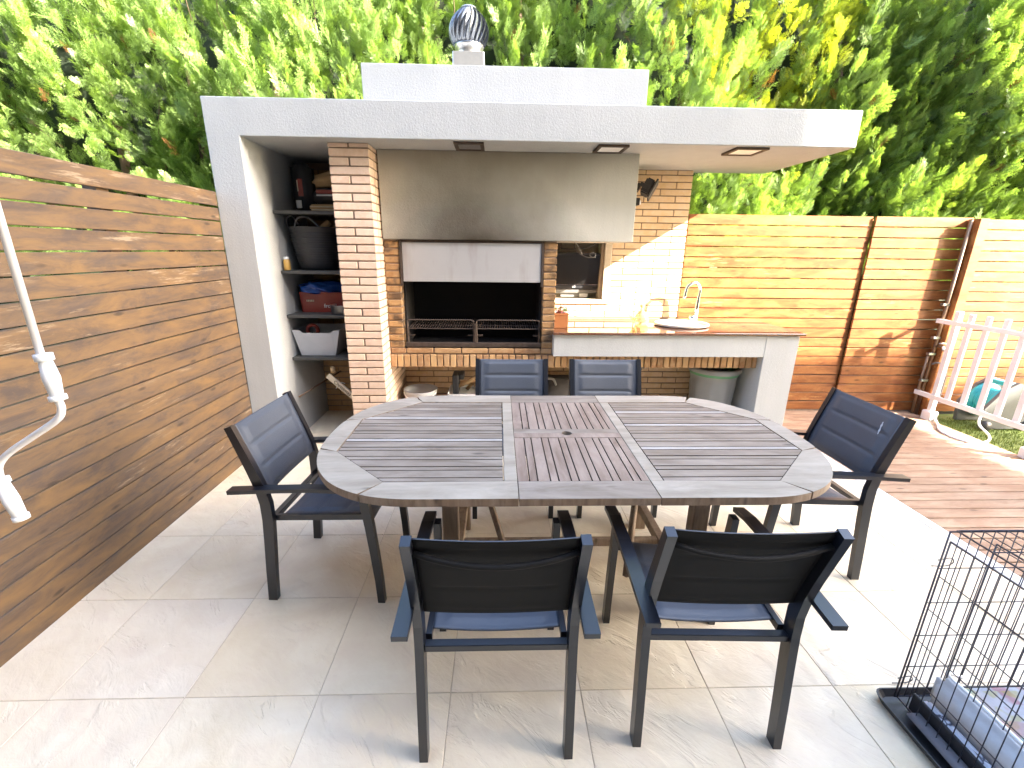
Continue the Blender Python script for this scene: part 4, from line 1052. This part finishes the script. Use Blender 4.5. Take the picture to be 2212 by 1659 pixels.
def yell(x, z):  # a yellow-leaved streak in the right half
    v = 0
    for (cx_, cz_, r_) in ((2.15, 3.6, .45), (2.6, 3.1, .4), (3.1, 3.4, .35), (2.9, 2.7, .3), (2.3, 2.5, .25)):
        if (x-cx_)**2+((z-cz_)*.6)**2 < r_*r_: v = max(v, .85)
    return v if rng.random() < .6 else (.2 if rng.random() < .03 else 0)
for i in range(1840):
    x = rng.uniform(-7.2, 1.6) if rng.random() < .47 else (rng.uniform(1.6, 8.2) if rng.random() < .6 else rng.uniform(3.0, 7.5)); z = rng.uniform(1.2, 4.25)
    if x > -.9 and x < 1.0 and z < 2.3: continue
    y_ = 4.95+lump(x, z)*1.0+rng.uniform(-.15, .45)
    if y_ < 4.66: y_ = 4.66+rng.uniform(0, .1)
    cl.append(((x, y_, z), (0, -1, 0), yell(x, z), rng.uniform(.38, .62)))
hedge_mesh("foliage", cl, hed)
# dark backing sheet; its colour paints shade into the hedge gaps
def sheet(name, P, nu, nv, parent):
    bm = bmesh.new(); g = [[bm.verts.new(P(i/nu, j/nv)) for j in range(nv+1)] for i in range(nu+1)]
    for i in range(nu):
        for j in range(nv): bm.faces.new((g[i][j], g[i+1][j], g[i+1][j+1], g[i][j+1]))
    return meshobj(name, bm, HEDGESHADE, parent, True)
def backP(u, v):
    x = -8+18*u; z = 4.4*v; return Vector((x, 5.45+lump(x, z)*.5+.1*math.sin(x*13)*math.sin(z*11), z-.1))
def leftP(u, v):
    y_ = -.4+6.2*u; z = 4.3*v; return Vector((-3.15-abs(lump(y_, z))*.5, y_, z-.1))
sheet("dark_backing", backP, 150, 46, hed);
for q in range(18):
    x = -6.6+q*.85; T("trunk", [(x, 5.38, -.1), (x+.05, 5.38, 2.5), (x, 5.4, 4.1)], .05, BARK, hed, 8, [.07, .05, .02])
bm = bmesh.new()
for q in range(60):
    x = random.uniform(-6.5, 7); z = random.uniform(1.6, 4.5); tube(bm, [(x, 5.25, z), (x+random.uniform(-.15, .15), 4.95, z+.25), (x+random.uniform(-.2, .2), 4.82, z+.5)], .003, 4)
tag(meshobj("twigs", bm, BARK, hed), kind="stuff")

# ================================================================== HOUSE AND AWNING (behind and above the viewer; the unseen house is shaped to cast the terrace's shade)
hs = thing("house", "unseen house block behind the terrace, shaped to cast its shade", "house", (0, -3, 0))
B("wall", -9, 12.5, -12, -2.5, -.1, 7.99, ROOFM, hs, 0)
B("roof", -9, 17.4, -12, -2.5, 8.0, 8.19, ROOFM, hs, 0)  # overhang added to set the shade edges on deck and fence
B("shade_block", 8.75, 13.15, -12, -2.5, 8.191, 9.76, ROOFM, hs, 0)  # added block that keeps sun off the canopy front and chimney
B("shade_beam", 17.87, 18.27, -12, -2.5, 7.95, 8.1, ROOFM, hs, 0)  # added beam that throws the shaded strip on the lawn
bm = bmesh.new()
for q, (a, b, c, d) in enumerate(((-4.5, -3.2, 1.0, 2.2), (-1.2, 1.4, .0, 2.3), (3.2, 5.2, 0.0, 2.3))): box(bm, a, b, -2.52, -2.49, c, d)
meshobj("window", bm, SCREEN, hs)
aw = thing("awning", "cream canvas awning extended from the house over the terrace", "awning", (0, 0, 3))
T("rolled_canopy", [(-3.2, .93, 2.80), (2.6, .93, 2.80)], .055, AWN, aw, 20)
B("front_bar", -3.2, 2.6, .88, .99, 2.72, 2.745, WPAINT, aw)
B("support_arm", -3.1, -3.04, -2.48, .88, 2.70, 2.76, WPAINT, aw); B("support_arm", 2.5, 2.56, -2.48, .88, 2.70, 2.76, WPAINT, aw)
